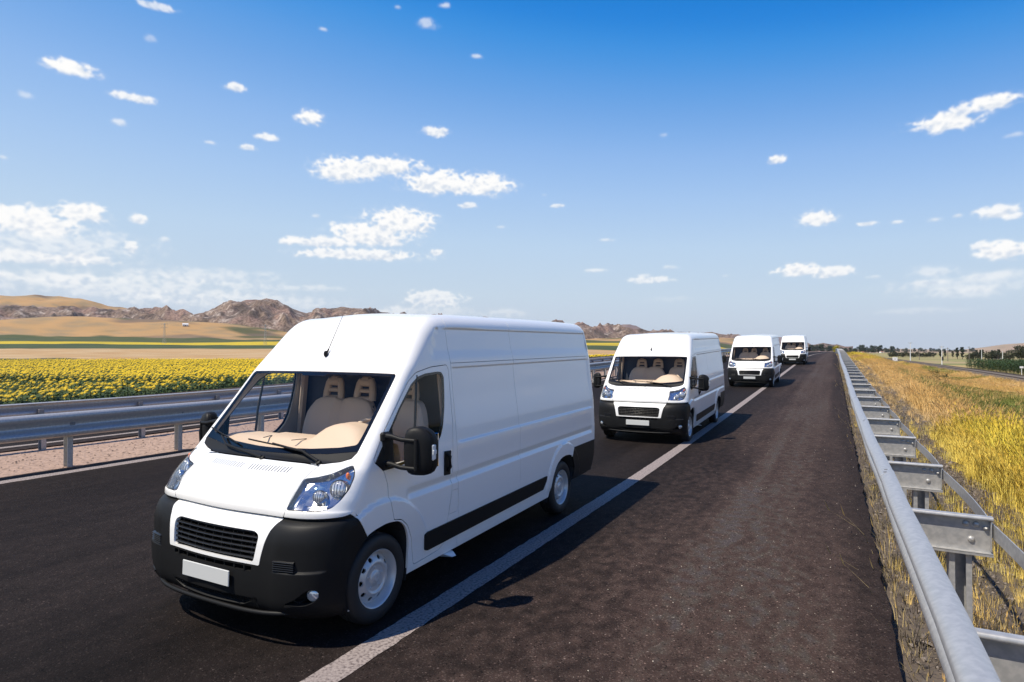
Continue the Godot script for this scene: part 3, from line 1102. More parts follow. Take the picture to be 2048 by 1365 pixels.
func cab_inside(root: Node3D) -> void:
	# dashboard: a sheet with an instrument hump and a raised middle panel, rolled down at its rear edge
	var g := Geo.new()
	var rows := []
	for i in 31:
		var x := lerpf(-.87, .87, i / 30.0)
		var r := []
		for j in 19:
			var u := j / 18.0
			var z := lerpf(.06, -.42, minf(u * 1.25, 1.0))
			var y := 1.262 + .06 * sm(.05, .5, u)
			var hx := (x - .48) / .30
			y += .155 * pow(maxf(0.0, 1.0 - hx * hx), .6) * sm(.12, .55, u)
			var px := (x + .08) / .30
			y += .02 * (1.0 - sm(.9, 1.0, absf(px))) * sm(.25, .33, u) * (1.0 - sm(.72, .8, u))
			if u > .8:
				var k := (u - .8) / .2
				y = lerpf(y, .75, k * k)
				z -= .09 * sin(minf(k * 2.0, 1.0) * PI * .5) - .02 * k
			r.append(Vector3(x, y, z))
		rows.append(r)
	g.sheet(rows, true)
	var dash := obj("dashboard", g, M.beige, root)
	for x in [-.28, .10]:
		var vt := Geo.new()
		vt.box(Vector3(x, 1.338, -.12), Vector3(.014, .004, .13), Basis(Vector3.UP, .35 if x < 0 else -.35))
		obj("dash_vent", vt, M.dark, dash)
	var sw := Geo.new()
	var pts := []
	var ax := Vector3(0, .75, .66).normalized()
	var uu := Vector3.RIGHT; var vv := ax.cross(uu)
	var co := Vector3(.47, 1.345, -.50)
	for k in 33:
		pts.append(co + (uu * cos(TAU * k / 32.0) + vv * sin(TAU * k / 32.0)) * .20)
	sw.tube(pts, [.017], 8, false)
	sw.tube([co - uu * .2, co - ax * .04, co + uu * .2], [.016, .05, .016], 8)
	sw.tube([co - ax * .04, co - ax * .35], [.03], 8)
	obj("steering_wheel", sw, M.beige, root)
	for s in [[-.205, .47, [-.36, .045]], [.56, .27, [.56]]]:
		var st := Node3D.new()
		st.name = part_name(root, "seat")
		root.add_child(st, true)
		var cx: float = s[0]; var hw: float = s[1]
		var b := Geo.new()
		var rr := round_box(Vector3(0, 0, 0), Vector3(hw, .33, .075), 5.0, 48, 22)
		for row in rr:
			for j in row.size():
				var p: Vector3 = row[j]
				p.x *= 1.0 - .16 * sm(.0, .33, p.y) + .0
				var wu := absf(p.x / hw)
				if hw > .4:
					wu = absf(absf(p.x / hw) * 2.0 - 1.0)
					p.y -= .03 * sm(.6, 1.0, wu) * sm(.1, .3, p.y)
				p.z += .045 * sm(.45, .95, wu) * signf(p.z + .001) * -.6 - p.y * .18
				if p.z + p.y * .18 > 0.0:
					p.z += .03 * sm(.62, .72, wu) * (1.0 - sm(.9, 1.0, wu))
				row[j] = p + Vector3(cx, 1.30, -.92)
		b.sheet(rr)
		obj("backrest", b, M.seat, st)
		var c := Geo.new()
		c.sheet(round_box(Vector3(cx, .90, -.66), Vector3(hw, .09, .26), 5.0, 24, 12))
		obj("cushion", c, M.seat, st)
		for hx in s[2]:
			var h := Geo.new()
			# head restraint: a rounded frame with two slots
			for sg in [1.0, -1.0]:
				h.tube([Vector3(hx + sg * .098, 1.60, -.985), Vector3(hx + sg * .096, 1.67, -.995), Vector3(hx + sg * .080, 1.76, -1.01), Vector3(hx + sg * .055, 1.80, -1.015)], [.036, .036, .036, .034], 8)
			for y in [[1.615, .026, .10], [1.693, .022, .10], [1.775, .042, .07], [1.80, .035, .04]]:
				h.tube([Vector3(hx - y[2], y[0], -.99 - (y[0] - 1.6) * .15), Vector3(hx + y[2], y[0], -.99 - (y[0] - 1.6) * .15)], [y[1]], 8)
			obj("headrest", h, M.beige_dim, st)
	var bk := Geo.new()
	var brow := []
	for k in 17:
		var y := lerpf(.58, 2.38, k / 16.0)
		var w := half_width(y) - .05 - (.10 * sm(2.2, 2.38, y))
		brow.append([Vector3(-w, y, -1.15), Vector3(w, y, -1.15)])
	bk.sheet(brow, true)
	obj("bulkhead", bk, M.bulkhead, root)
	var fl := Geo.new()
	fl.box(Vector3(0, .62, -.55), Vector3(1.15, .04, 1.2))
	fl.box(Vector3(0, .83, -.02), Vector3(1.15, .70, .03))
	fl.box(Vector3(0, .80, -.58), Vector3(1.84, .02, 1.1))
	fl.box(Vector3(0, 1.0, -.02), Vector3(1.84, .36, .03))
	obj("cab_floor", fl, M.dark, root)
	for sg in [1.0, -1.0]:
		var dt := Geo.new()   # inner door trim
		dt.box(Vector3(sg * .95, .99, -.6), Vector3(.03, .37, 1.0))
		obj("door_trim", dt, M.trim, root)
		var pl := Geo.new()   # B pillar lining behind the door window
		pl.box(Vector3(sg * .90, 1.55, -1.09), Vector3(.05, .75, .09), Basis(Vector3.BACK, sg * .11), .02)
		obj("pillar_lining", pl, M.beige_dim, root)

# ------------------------------------------------------------------ the land
var n_hill := FastNoiseLite.new()
var n_rock := FastNoiseLite.new()
var n_field := FastNoiseLite.new()
var n_patch := FastNoiseLite.new()
const ORD := ["first", "second", "third", "fourth", "fifth", "sixth", "seventh", "eighth", "ninth", "tenth", "eleventh", "twelfth", "thirteenth", "fourteenth", "fifteenth", "sixteenth", "seventeenth", "eighteenth", "nineteenth", "twentieth", "twenty-first", "twenty-second", "twenty-third", "twenty-fourth", "twenty-fifth", "twenty-sixth", "twenty-seventh", "twenty-eighth", "twenty-ninth", "thirtieth"]

func road_y(z: float) -> float:
	var t := maxf(0.0, -z - 8.0)
	if t <= 58.0:
		return .023 * t * t / (t + 8.0)
	return 1.1723 + .40 * (1.0 - exp(-(t - 58.0) * .0227 / .40))

func field_q(x: float, z: float) -> float:   # distance into the fields on the left, along their furrows
	return -x * .643 - z * .766

func polar(az: float, r: float) -> Vector2:
	return Vector2(r * sin(deg_to_rad(az)), -r * cos(deg_to_rad(az)))

# broad hills: bearing, distance, height, width, depth
const HILLS := [[-65.2, 1440.0, 44.0, 150.0, 200.0], [-71.0, 1480.0, 47.0, 200.0, 200.0], [-57.5, 1430.0, 36.0, 170.0, 190.0], [-62.0, 750.0, 15.0, 110.0, 70.0], [-54.0, 715.0, 10.0, 95.0, 55.0], [-69.0, 780.0, 8.0, 90.0, 60.0],
	[-46.0, 1250.0, 40.0, 160.0, 150.0], [-17.3, 2500.0, 42.0, 110.0, 160.0], [-19.0, 2520.0, 46.0, 280.0, 190.0], [-4.6, 2650.0, 30.0, 210.0, 190.0], [11.6, 2450.0, 15.0, 110.0, 250.0], [15.5, 2450.0, 26.0, 160.0, 250.0], [4.5, 2800.0, 9.0, 170.0, 200.0]]

func ground(x: float, z: float) -> float:
	var y := road_y(z) * (1.0 - .8 * sm(2.0, 13.0, x)) * (1.0 - .75 * sm(-29.0, -60.0, x)) * (1.0 - sm(150.0, 600.0, absf(x)))
	var d := Vector2(x, z).length()
	if x > .36:
		y += -.15 - .30 * sm(1.5, 3.2, x) - .55 * sm(3.0, 7.0, x)
		y += .34 * sm(11.4, 13.2, x) * (1.0 - sm(16.4, 18.2, x))
		y += n_patch.get_noise_2d(x * 3.0, z * 3.0) * .05 * sm(1.2, 4.0, x) + n_field.get_noise_2d(x * 9.0, z * 9.0) * .02
		y += .0012 * maxf(0.0, d - 260.0) * sm(20.0, 60.0, x)
	elif x < -27.7:
		y += -.05 - 1.1 * sm(-28.0, -33.0, x)
		var w := sm(-40.0, -130.0, x)
		var q := field_q(x, z)
		var h := 0.0
		if q > 150.0: h = .0235 * (q - 150.0) + .000018 * (q - 150.0) * (q - 150.0)
		h = minf(h, 24.0 + maxf(0.0, q - 820.0) * .004)
		y += h * w + n_hill.get_noise_2d(x, z) * 2.5 * sm(260.0, 600.0, q) * w
	elif x < -12.1 and x > -15.25:
		y += -.025 + n_field.get_noise_2d(x * 12.0, z * 12.0) * .02 + .03 * (1.0 - absf(x + 13.7) / 1.6)
	else:
		y += -.10
	if d > 450.0:
		for h in HILLS:
			var c := polar(h[0], h[1])
			var dir := c.normalized()
			var o := Vector2(x, z) - c
			var a: float = o.dot(dir) / h[4]
			var b: float = o.dot(Vector2(-dir.y, dir.x)) / h[3]
			var k: float = a * a + b * b
			if k < 9.0:
				y += h[2] * exp(-k) * (1.0 + .10 * n_hill.get_noise_2d(x * 2.0, z * 2.0))
	return y

func mixc(a: Color, b: Color, t: float) -> Color:
	return a.lerp(b, clampf(t, 0.0, 1.0))

const TAN := Color(.50, .295, .115)
const PALE := Color(.52, .37, .20)
const GREEN := Color(.05, .075, .014)
const YEL := Color(.62, .45, .01)
const SOIL := Color(.27, .185, .14)
const GOLD := Color(.44, .325, .125)
const ROCK := Color(.185, .135, .105)

func ground_color(x: float, z: float, y: float) -> Color:
	var n := n_field.get_noise_2d(x, z)
	var n2 := n_patch.get_noise_2d(x, z)
	if x > .36:
		var c := mixc(Color(.125, .097, .072), GOLD, sm(2.6, 3.4, x + n2 * .6))
		c = mixc(c, Color(.12, .125, .025), sm(.15, .5, n2 + .5 * n) * sm(4.0, 6.0, x) * .8)
		if x > 17.0:
			var d := -z + n * 6.0
			c = mixc(GOLD, Color(.19, .20, .05), sm(-.1, .3, n2))
			if d > 150.0:
				var s := fposmod(d * .0105 + x * .0012 + n2 * .25, 1.0)
				c = [Color(.27, .26, .09), Color(.46, .35, .16), Color(.20, .21, .065), Color(.40, .31, .15)][int(s * 4.0)]
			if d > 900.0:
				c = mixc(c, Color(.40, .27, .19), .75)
		return c * (1.0 + .16 * n)
	if x > -12.1:
		return SOIL * .5
	if x > -15.3:
		return Color(.40, .275, .21) * (1.0 + .25 * n)
	if x > -28.2:
		return SOIL * .6
	var q := field_q(x, z)
	if x > -31.0:
		return mixc(Color(.10, .09, .04), Color(.16, .13, .05), n + .5)
	var wq := q + n2 * 9.0 + n * 5.0
	var far := Vector2(x, z).length()
	var c2 := Color(.045, .05, .014)
	if wq > 152.0 and wq <= 192.0 and -x > 2.02 * -z:
		c2 = Color(.04, .05, .01)
	elif wq > 152.0 and wq <= 305.0:
		c2 = mixc(TAN, PALE, .5 + n) * (1.0 + .14 * n_rock.get_noise_2d(q * 4.0, (x - z) * .6))
	elif wq > 305.0 and wq <= 400.0:
		c2 = GREEN * (1.0 + .5 * n)
	elif wq > 400.0 and wq <= 500.0:
		c2 = mixc(YEL, GREEN, .30 * sm(.0, .5, n2) + .1 * n)
	elif wq > 500.0 and wq <= 600.0:
		c2 = mixc(GREEN, Color(.10, .10, .02), .4 + n)
	elif wq > 600.0:
		c2 = mixc(TAN, Color(.34, .235, .115), sm(-.2, .5, n2 + n))
		var g := n_patch.get_noise_2d(x * .45 + 300.0, z * .45)
		c2 = mixc(c2, Color(.06, .075, .018), sm(.22, .30, g) * (1.0 - sm(1000.0, 1200.0, far)) * .9)
		if absf(wq - 705.0 - n * 30.0) < 14.0 and n2 > -.15: c2 = mixc(c2, GREEN, .85)
		if absf(far - 838.0 - n2 * 60.0) < 20.0 and n > -.2: c2 = mixc(c2, Color(.055, .075, .018), .8)
		c2 = mixc(c2, Color(.16, .11, .075), sm(.16, .34, n_hill.get_noise_2d(x * 1.7, z * 1.7)) * sm(560.0, 680.0, far) * .8)
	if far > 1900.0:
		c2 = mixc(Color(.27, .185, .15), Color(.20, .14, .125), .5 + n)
	return c2 * (1.0 + .12 * n)

func steps(from: float, to: float, base: float, grow: float, near_to: float) -> Array:
	var r := []
	var x := from
	var s := base
	while (x < to) if to > from else (x > to):
		r.append(x)
		if absf(x - from) > near_to:
			s *= grow
		x += s if to > from else -s
	r.append(to)
	return r

func land_sheet(called: String, xs: Array, zs: Array, hf: Callable, cf: Callable, m: Material) -> MeshInstance3D:
	var nx := xs.size(); var nz := zs.size()
	var v := PackedVector3Array(); var c := PackedColorArray(); var n := PackedVector3Array(); var uv := PackedVector2Array()
	v.resize(nx * nz); c.resize(nx * nz); n.resize(nx * nz); uv.resize(nx * nz)
	for j in nz:
		for i in nx:
			var p: Vector3 = hf.call(xs[i], zs[j])
			v[j * nx + i] = p
			c[j * nx + i] = cf.call(p)
			uv[j * nx + i] = Vector2(p.x, p.z)
	for j in nz:
		for i in nx:
			var a := v[j * nx + mini(i + 1, nx - 1)] - v[j * nx + maxi(i - 1, 0)]
			var b := v[mini(j + 1, nz - 1) * nx + i] - v[maxi(j - 1, 0) * nx + i]
			var g := b.cross(a).normalized()
			n[j * nx + i] = g if g.y > 0 else -g
	var ix := PackedInt32Array()
	for j in nz - 1:
		for i in nx - 1:
			var a := j * nx + i
			var up := (v[a + 1] - v[a]).cross(v[a + nx] - v[a]).y
			if up < 0.0:
				ix.append_array([a, a + 1, a + nx + 1, a, a + nx + 1, a + nx])
			else:
				ix.append_array([a, a + nx + 1, a + 1, a, a + nx, a + nx + 1])
	var arr := []
	arr.resize(Mesh.ARRAY_MAX)
	arr[Mesh.ARRAY_VERTEX] = v; arr[Mesh.ARRAY_NORMAL] = n; arr[Mesh.ARRAY_COLOR] = c; arr[Mesh.ARRAY_TEX_UV] = uv; arr[Mesh.ARRAY_INDEX] = ix
	var am := ArrayMesh.new()
	am.add_surface_from_arrays(Mesh.PRIMITIVE_TRIANGLES, arr)
	am.surface_set_material(0, m)
	var o := inst(called, am)
	o.set_meta("kind", "structure")
	return o

# a band along the road; uv in metres, uv2 over the whole carriageway
func road_band(called: String, x0: Callable, x1: Callable, lift: float, z0: float, z1: float, m: Material, drop := 0.0, step := 1.0) -> MeshInstance3D:
	var g := Geo.new()
	var z := z0
	while z > z1:
		var s := step if z > -60.0 else (step * 4.0 if z > -160 else step * 12.0)
		var zb := maxf(z - s, z1)
		var a: float = x0.call(z); var b: float = x1.call(z); var c: float = x1.call(zb); var d: float = x0.call(zb)
		var q := [Vector3(a, road_y(z) + lift, z), Vector3(b, road_y(z) + lift, z), Vector3(c, road_y(zb) + lift, zb), Vector3(d, road_y(zb) + lift, zb)]
		for t in [[0, 1, 2], [0, 2, 3]]:
			g.tri(q[t[0]], q[t[1]], q[t[2]], Vector3.UP, Vector3.UP, Vector3.UP)
		if drop > 0.0:
			g.quad(q[1], q[1] - Vector3(0, drop, 0), q[2] - Vector3(0, drop, 0), q[2])
			g.quad(q[0], q[3], q[3] - Vector3(0, drop, 0), q[0] - Vector3(0, drop, 0))
		z = zb
	for p in g.v:
		g.uv.append(Vector2(p.x, p.z))
		g.uv2.append(Vector2((p.x + 12.4) / 13.2, p.z / 34.0))
	var o := obj(called, g, m)
	return o

func materials() -> void:
	M.paint = mat(.92, .90, .855, .30)
	M.paint.clearcoat_enabled = true
	M.paint.clearcoat = .7
	M.paint.clearcoat_roughness = .04
	M.black = mat(.012, .012, .0122, .5)
	M.black.metallic_specular = .3
	var grain := tex(256, noise(.12, 3, 5), [], true, 1.2)
	M.black.normal_enabled = true
	M.black.normal_texture = grain
	M.black.normal_scale = .25
	M.black.uv1_triplanar = true
	M.black.uv1_scale = Vector3(6, 6, 6)
	M.black_gloss = mat(.014, .014, .015, .3)
	M.frit = mat(.006, .0065, .008, .12)
	M.dark = mat(.022, .022, .022, .8)
	M.tyre = mat(.017, .017, .0175, .62)
	M.rim = mat(.62, .62, .61, .36, .35)
	M.chrome = mat(.70, .70, .70, .17, 1.0)
	M.chrome_dark = mat(.20, .21, .22, .25, .8)
	M.lamp = mat(.74, .75, .76, .12, .55)
	M.lamp_rib = mat(.35, .36, .38, .15, .7)
	M.mirror = mat(.8, .8, .82, .03, 1.0)
	M.amber = mat(.75, .16, .03, .2)
	M.clear_white = mat(.72, .72, .70, .15)
	M.plate = mat(.62, .62, .59, .35)
	M.trim = mat(.42, .40, .36, .75)
	M.beige = mat(.66, .50, .35, .6)
	M.beige_dim = mat(.52, .41, .31, .7)
	M.seat = mat(.58, .455, .345, .85)
	M.bulkhead = mat(.045, .05, .06, .6)
	var gl := mat(.02, .026, .03, .02)
	gl.transparency = BaseMaterial3D.TRANSPARENCY_ALPHA
	gl.albedo_color.a = .03
	gl.metallic_specular = .3
	M.glass = gl
	var ln := mat(.8, .84, .88, .02)
	ln.transparency = BaseMaterial3D.TRANSPARENCY_ALPHA
	ln.albedo_color.a = .03
	M.lens = ln
	# galvanised steel with its mottled zinc
	var zinc := StandardMaterial3D.new()
	zinc.albedo_texture = tex(512, noise(.03, 5, 11), [[0.0, lin(.38, .375, .365)], [.45, lin(.43, .425, .415)], [.6, lin(.47, .46, .445)], [1.0, lin(.53, .515, .49)]])
	zinc.uv1_triplanar = true
	zinc.uv1_world_triplanar = true
	zinc.uv1_scale = Vector3(1.2, 1.2, 1.2)
	zinc.roughness = .40
	zinc.metallic = .38
	M.zinc = zinc
	M.zinc_dull = mat(.22, .22, .225, .55, .4)
	# asphalt: dark brown binder with pale grit
	var asp := StandardMaterial3D.new()
	var grit := grit_images()
	asp.albedo_texture = ImageTexture.create_from_image(grit[0])
	asp.uv1_scale = Vector3(.42, .42, .42)
	asp.roughness = .82
	asp.heightmap_enabled = true
	asp.heightmap_texture = ImageTexture.create_from_image(grit[1])
	asp.heightmap_scale = .7
	asp.metallic_specular = .22
	asp.detail_enabled = true
	asp.detail_blend_mode = BaseMaterial3D.BLEND_MODE_MUL
	asp.detail_uv_layer = BaseMaterial3D.DETAIL_UV_2
	asp.detail_albedo = ImageTexture.create_from_image(wear_image())
	M.asphalt = asp
	var asp2 := mat(.075, .062, .057, .85)
	M.asphalt_far = asp2
	var line := StandardMaterial3D.new()
	line.albedo_texture = tex(1024, noise(.06, 6, 31), [[0.0, lin(.06, .047, .042)], [.30, lin(.15, .12, .108)], [.42, lin(.25, .205, .185)], [.7, lin(.33, .275, .245)], [1.0, lin(.40, .34, .305)]])
	line.uv1_scale = Vector3(.5, .5, .5)
	line.roughness = .8
	line.heightmap_enabled = true
	line.heightmap_texture = asp.heightmap_texture
	line.heightmap_scale = .3
	M.line = line
	var land := StandardMaterial3D.new()
	land.vertex_color_use_as_albedo = true
	land.albedo_texture = tex(1024, noise(.035, 6, 41), [[0.0, lin(.45, .43, .40)], [.4, lin(.85, .84, .82)], [1.0, lin(1, 1, 1)]])
	land.uv1_scale = Vector3(.16, .16, .16)
	land.roughness = .95
	land.heightmap_enabled = true
	land.heightmap_texture = tex(1024, noise(.05, 5, 43))
	land.heightmap_scale = 2.5
	M.land = land
	var rock := StandardMaterial3D.new()
	rock.vertex_color_use_as_albedo = true
	rock.albedo_texture = tex(1024, noise(.02, 6, 47), [[0.0, lin(.30, .27, .26)], [.45, lin(.72, .68, .66)], [.6, lin(1, 1, 1)], [1.0, lin(1, 1, 1)]])
	rock.uv1_scale = Vector3(.012, .012, .012)
	rock.roughness = .95
	M.rock = rock
	var leafy := mat(1, 1, 1, .8)
	leafy.vertex_color_use_as_albedo = true
	leafy.backlight_enabled = true
	leafy.backlight = Color(.5, .5, .5)
	M.leafy = leafy
	var dry := mat(1, 1, 1, .85)
	dry.vertex_color_use_as_albedo = true
	dry.backlight_enabled = true
	dry.backlight = Color(.45, .45, .45)
	M.dry = dry
	M.bark = mat(.12, .09, .065, .9)
	M.stone = mat(1, 1, 1, .9)
	M.stone.vertex_color_use_as_albedo = true
	M.wood = mat(.20, .17, .14, .85)
	M.white = mat(.75, .75, .74, .6)
	M.roof = mat(.40, .14, .09, .8)
	M.rust = mat(.10, .065, .05, .7, .3)
	M.steel = mat(.35, .33, .32, .35, .8)

# crushed stone set in a dark binder: colour and height, repeating without a seam
func grit_images() -> Array:
	var w := 1024
	var im := Image.create(w, w, false, Image.FORMAT_RGB8)
	var hi := Image.create(w, w, false, Image.FORMAT_RGB8)
	im.fill(lin(.058, .0465, .0425))
	hi.fill(Color(.35, .35, .35))
	var r := RandomNumberGenerator.new()
	r.seed = 404
	for k in 42000:
		var cx := r.randi() % w; var cy := r.randi() % w
		var rad := 1.0 + 2.8 * pow(r.randf(), 2.4)
		var q := r.randf_range(.6, 1.0)
		var a := r.randf() * PI
		var v := .045 + .085 * r.randf()
		if r.randf() < .035: v = r.randf_range(.15, .30)
		if r.randf() < .12: v = .020
		var t := r.randf_range(.78, .89)
		var c := lin(v, v * t, v * (t - .05))
		var h := r.randf_range(.45, 1.0)
		var n := int(rad) + 1
		for y in range(-n, n + 1):
			for x in range(-n, n + 1):
				var u := x * cos(a) + y * sin(a); var s := (y * cos(a) - x * sin(a)) / q
				var d := (u * u + s * s) / (rad * rad)
				if d < 1.0:
					var px := posmod(cx + x, w); var py := posmod(cy + y, w)
					im.set_pixel(px, py, c)
					var hh := h * (1.0 - .6 * d)
					hi.set_pixel(px, py, Color(hh, hh, hh))
	return [im, hi]

# dust, tyre tracks and patches: stays with the lane, u across the carriageway, v along it
func wear_image() -> Image:
	var w := 512; var h := 512
	var im := Image.create(w, h, false, Image.FORMAT_RGB8)
	var a := noise(.035, 4, 51); var b := noise(.012, 3, 52); var f := noise(.18, 3, 53)
	for y in h:
		for x in w:
			var u := x / float(w) * 13.2 - 12.4
			var ang := TAU * y / h
			var sx := cos(ang) * 40.0; var sy := sin(ang) * 40.0
			var st := a.get_noise_3d(x * 1.6, sx * .22, sy * .22)
			var pt := b.get_noise_3d(x * .8, sx * 2.2, sy * 2.2)
			var fi := f.get_noise_3d(x * 1.0, sx * 5.0, sy * 5.0)
			var k := .53 + .08 * st + .06 * pt + .10 * fi
			k -= .08 * exp(-pow((u + 4.2) / .5, 2.0)) - .06 * exp(-pow((u + 6.0) / .5, 2.0))
			# pale dust that the traffic leaves lying on the shoulder and along the verge
			var dust := exp(-pow((u + .75 + pt * .4) / .95, 2.0)) * (.85 + .4 * fi + .3 * st) + .5 * exp(-pow((u + 11.9) / .35, 2.0)) + .35 * exp(-pow((u + 2.1) / .6, 2.0)) * (.6 + fi)
			var r := clampf(k + .60 * dust, 0.0, 1.0)
			im.set_pixel(x, y, Color(r, clampf(k * .96 + .52 * dust, 0.0, 1.0), clampf(k * .93 + .465 * dust, 0.0, 1.0)))
	return im

# ------------------------------------------------------------------ sky
const CLOUDS := "-64.4 20.7 1.93 0.72 1;-60.4 19.6 1.78 0.49 0.9;-52.8 21.7 0.95 0.48 0.9;-46.6 20.1 1.21 0.89 1;-50.2 18.2 1.15 0.42 0.9;-51.7 17.2 0.76 0.33 0.8;-35.3 19.8 1.41 0.58 0.9;-54.7 17.2 0.61 0.24 0.6;-61.1 17.6 0.67 0.34 0.6;-67 18.3 0.52 0.42 0.4;-43.5 16 3.11 1.41 1;-39.7 16.7 3.44 1.07 1;-34.8 15.3 4 1.46 1;-30.6 15.2 2.86 1.38 1;-32.2 13.5 0.95 0.37 0.8;-36 16.6 0.94 0.36 0.6;-41.2 10.4 4.29 1.55 1;-38.5 11.7 3.59 1.65 1;-45.7 9.7 3.46 0.62 0.9;-42.1 8.7 6.27 0.73 0.9;-48.4 9.6 0.92 0.39 0.9;-35.1 9.2 0.75 0.42 0.8;-66.3 9.3 3.81 1.4 1;-63.5 10.4 2.06 0.99 1;-59.8 10.5 0.69 0.56 0.9;-60.3 8.1 0.68 0.79 0.8;-66.6 6.8 3.49 0.66 0.7;-63.4 7 2.84 0.54 0.7;-65.1 5.4 5.14 0.83 0.55;-54.6 6.2 6.84 0.93 0.45;-49 5.6 7.45 0.44 0.4;-57.9 4.2 3.21 0.74 0.35;-35.3 4.7 3.08 1.12 0.7;-38.5 3.6 2.29 0.65 0.35;-1.1 11 1.75 0.87 0.95;-4.1 16.2 0.96 0.46 0.95;7.8 17 2.59 0.96 1;10.6 17.8 1.99 0.71 1;9 17.6 1.22 0.65 0.8;11 10.1 1.5 0.65 0.9;11.8 9.7 0.84 0.43 0.8;11.2 7.2 1.77 0.95 1;9.8 7.8 0.71 0.52 0.8;-2.5 6.8 2.13 0.77 0.95;-0 6.5 1.85 0.67 0.85;2.5 10.3 0.78 0.28 0.8;4.6 10.2 0.54 0.2 0.7;7.1 10.1 0.58 0.27 0.6;8.5 10.2 0.37 0.23 0.6;-14.9 6.5 2.25 0.46 0.7;-15.6 6.9 0.91 0.32 0.5;-20.2 7.5 1.4 0.28 0.6;-13.3 7.6 0.8 0.32 0.4;6.7 6.1 1.93 0.62 0.45;6.4 5.3 1.94 0.35 0.5;10.4 5.5 2.34 0.52 0.4;8.6 4.2 3.68 0.53 0.3;9.3 4.6 2.7 0.45 0.25;-58.7 26.3 1.5 0.37 0.7;-36 28.3 1.04 0.54 0.5;-31.3 26.1 0.72 0.26 0.6;-34.4 29.8 0.62 0.29 0.6;-23.8 13.5 0.81 0.23 0.7;-19 10.3 0.79 0.23 0.5;-29.1 11.6 0.62 0.19 0.4;-45.5 27.1 0.44 0.2 0.5;-59.1 24 0.49 0.37 0.3;11.9 15.4 0.73 0.25 0.5;-13.9 19.2 0.45 0.26 0.25;-46 12 0.43 0.27 0.5;-38.8 29.4 0.37 0.2 0.4;-57.9 9.1 0.5 0.33 0.5;-68.2 13.8 0.39 0.21 0.5;-28.7 3.5 2.85 0.66 0.3;-24.9 14.5 0.38 0.18 0.2;-8.6 6.7 0.51 0.18 0.3;3 6 0.63 0.2 0.4;5.7 3.1 3.94 0.39 0.2;-13.3 4.7 2.67 0.37 0.15"

func sky_color(el: float, c: float) -> Color:   # sRGB; c = how near the sun's bearing
	var e := clampf(el * (1.12 - .28 * c), 0.0, 90.0)
	var t := [[0.0, 200, 209, 222], [3.0, 200, 213, 228], [5.0, 199, 216, 232], [9.7, 187, 212, 238], [14.0, 166, 199, 239], [18.0, 143, 184, 236], [21.5, 116, 168, 230], [24.0, 95, 158, 227], [27.0, 64, 145, 223], [29.0, 43, 133, 218], [34.0, 16, 116, 206], [45.0, 5, 97, 187], [90.0, 6, 79, 166]]
	for i in t.size() - 1:
		if e <= t[i + 1][0]:
			var u: float = (e - t[i][0]) / (t[i + 1][0] - t[i][0])
			return Color(lerpf(t[i][1], t[i + 1][1], u) / 255.0, lerpf(t[i][2], t[i + 1][2], u) / 255.0, lerpf(t[i][3], t[i + 1][3], u) / 255.0)
	return Color(.01, .2, .5)

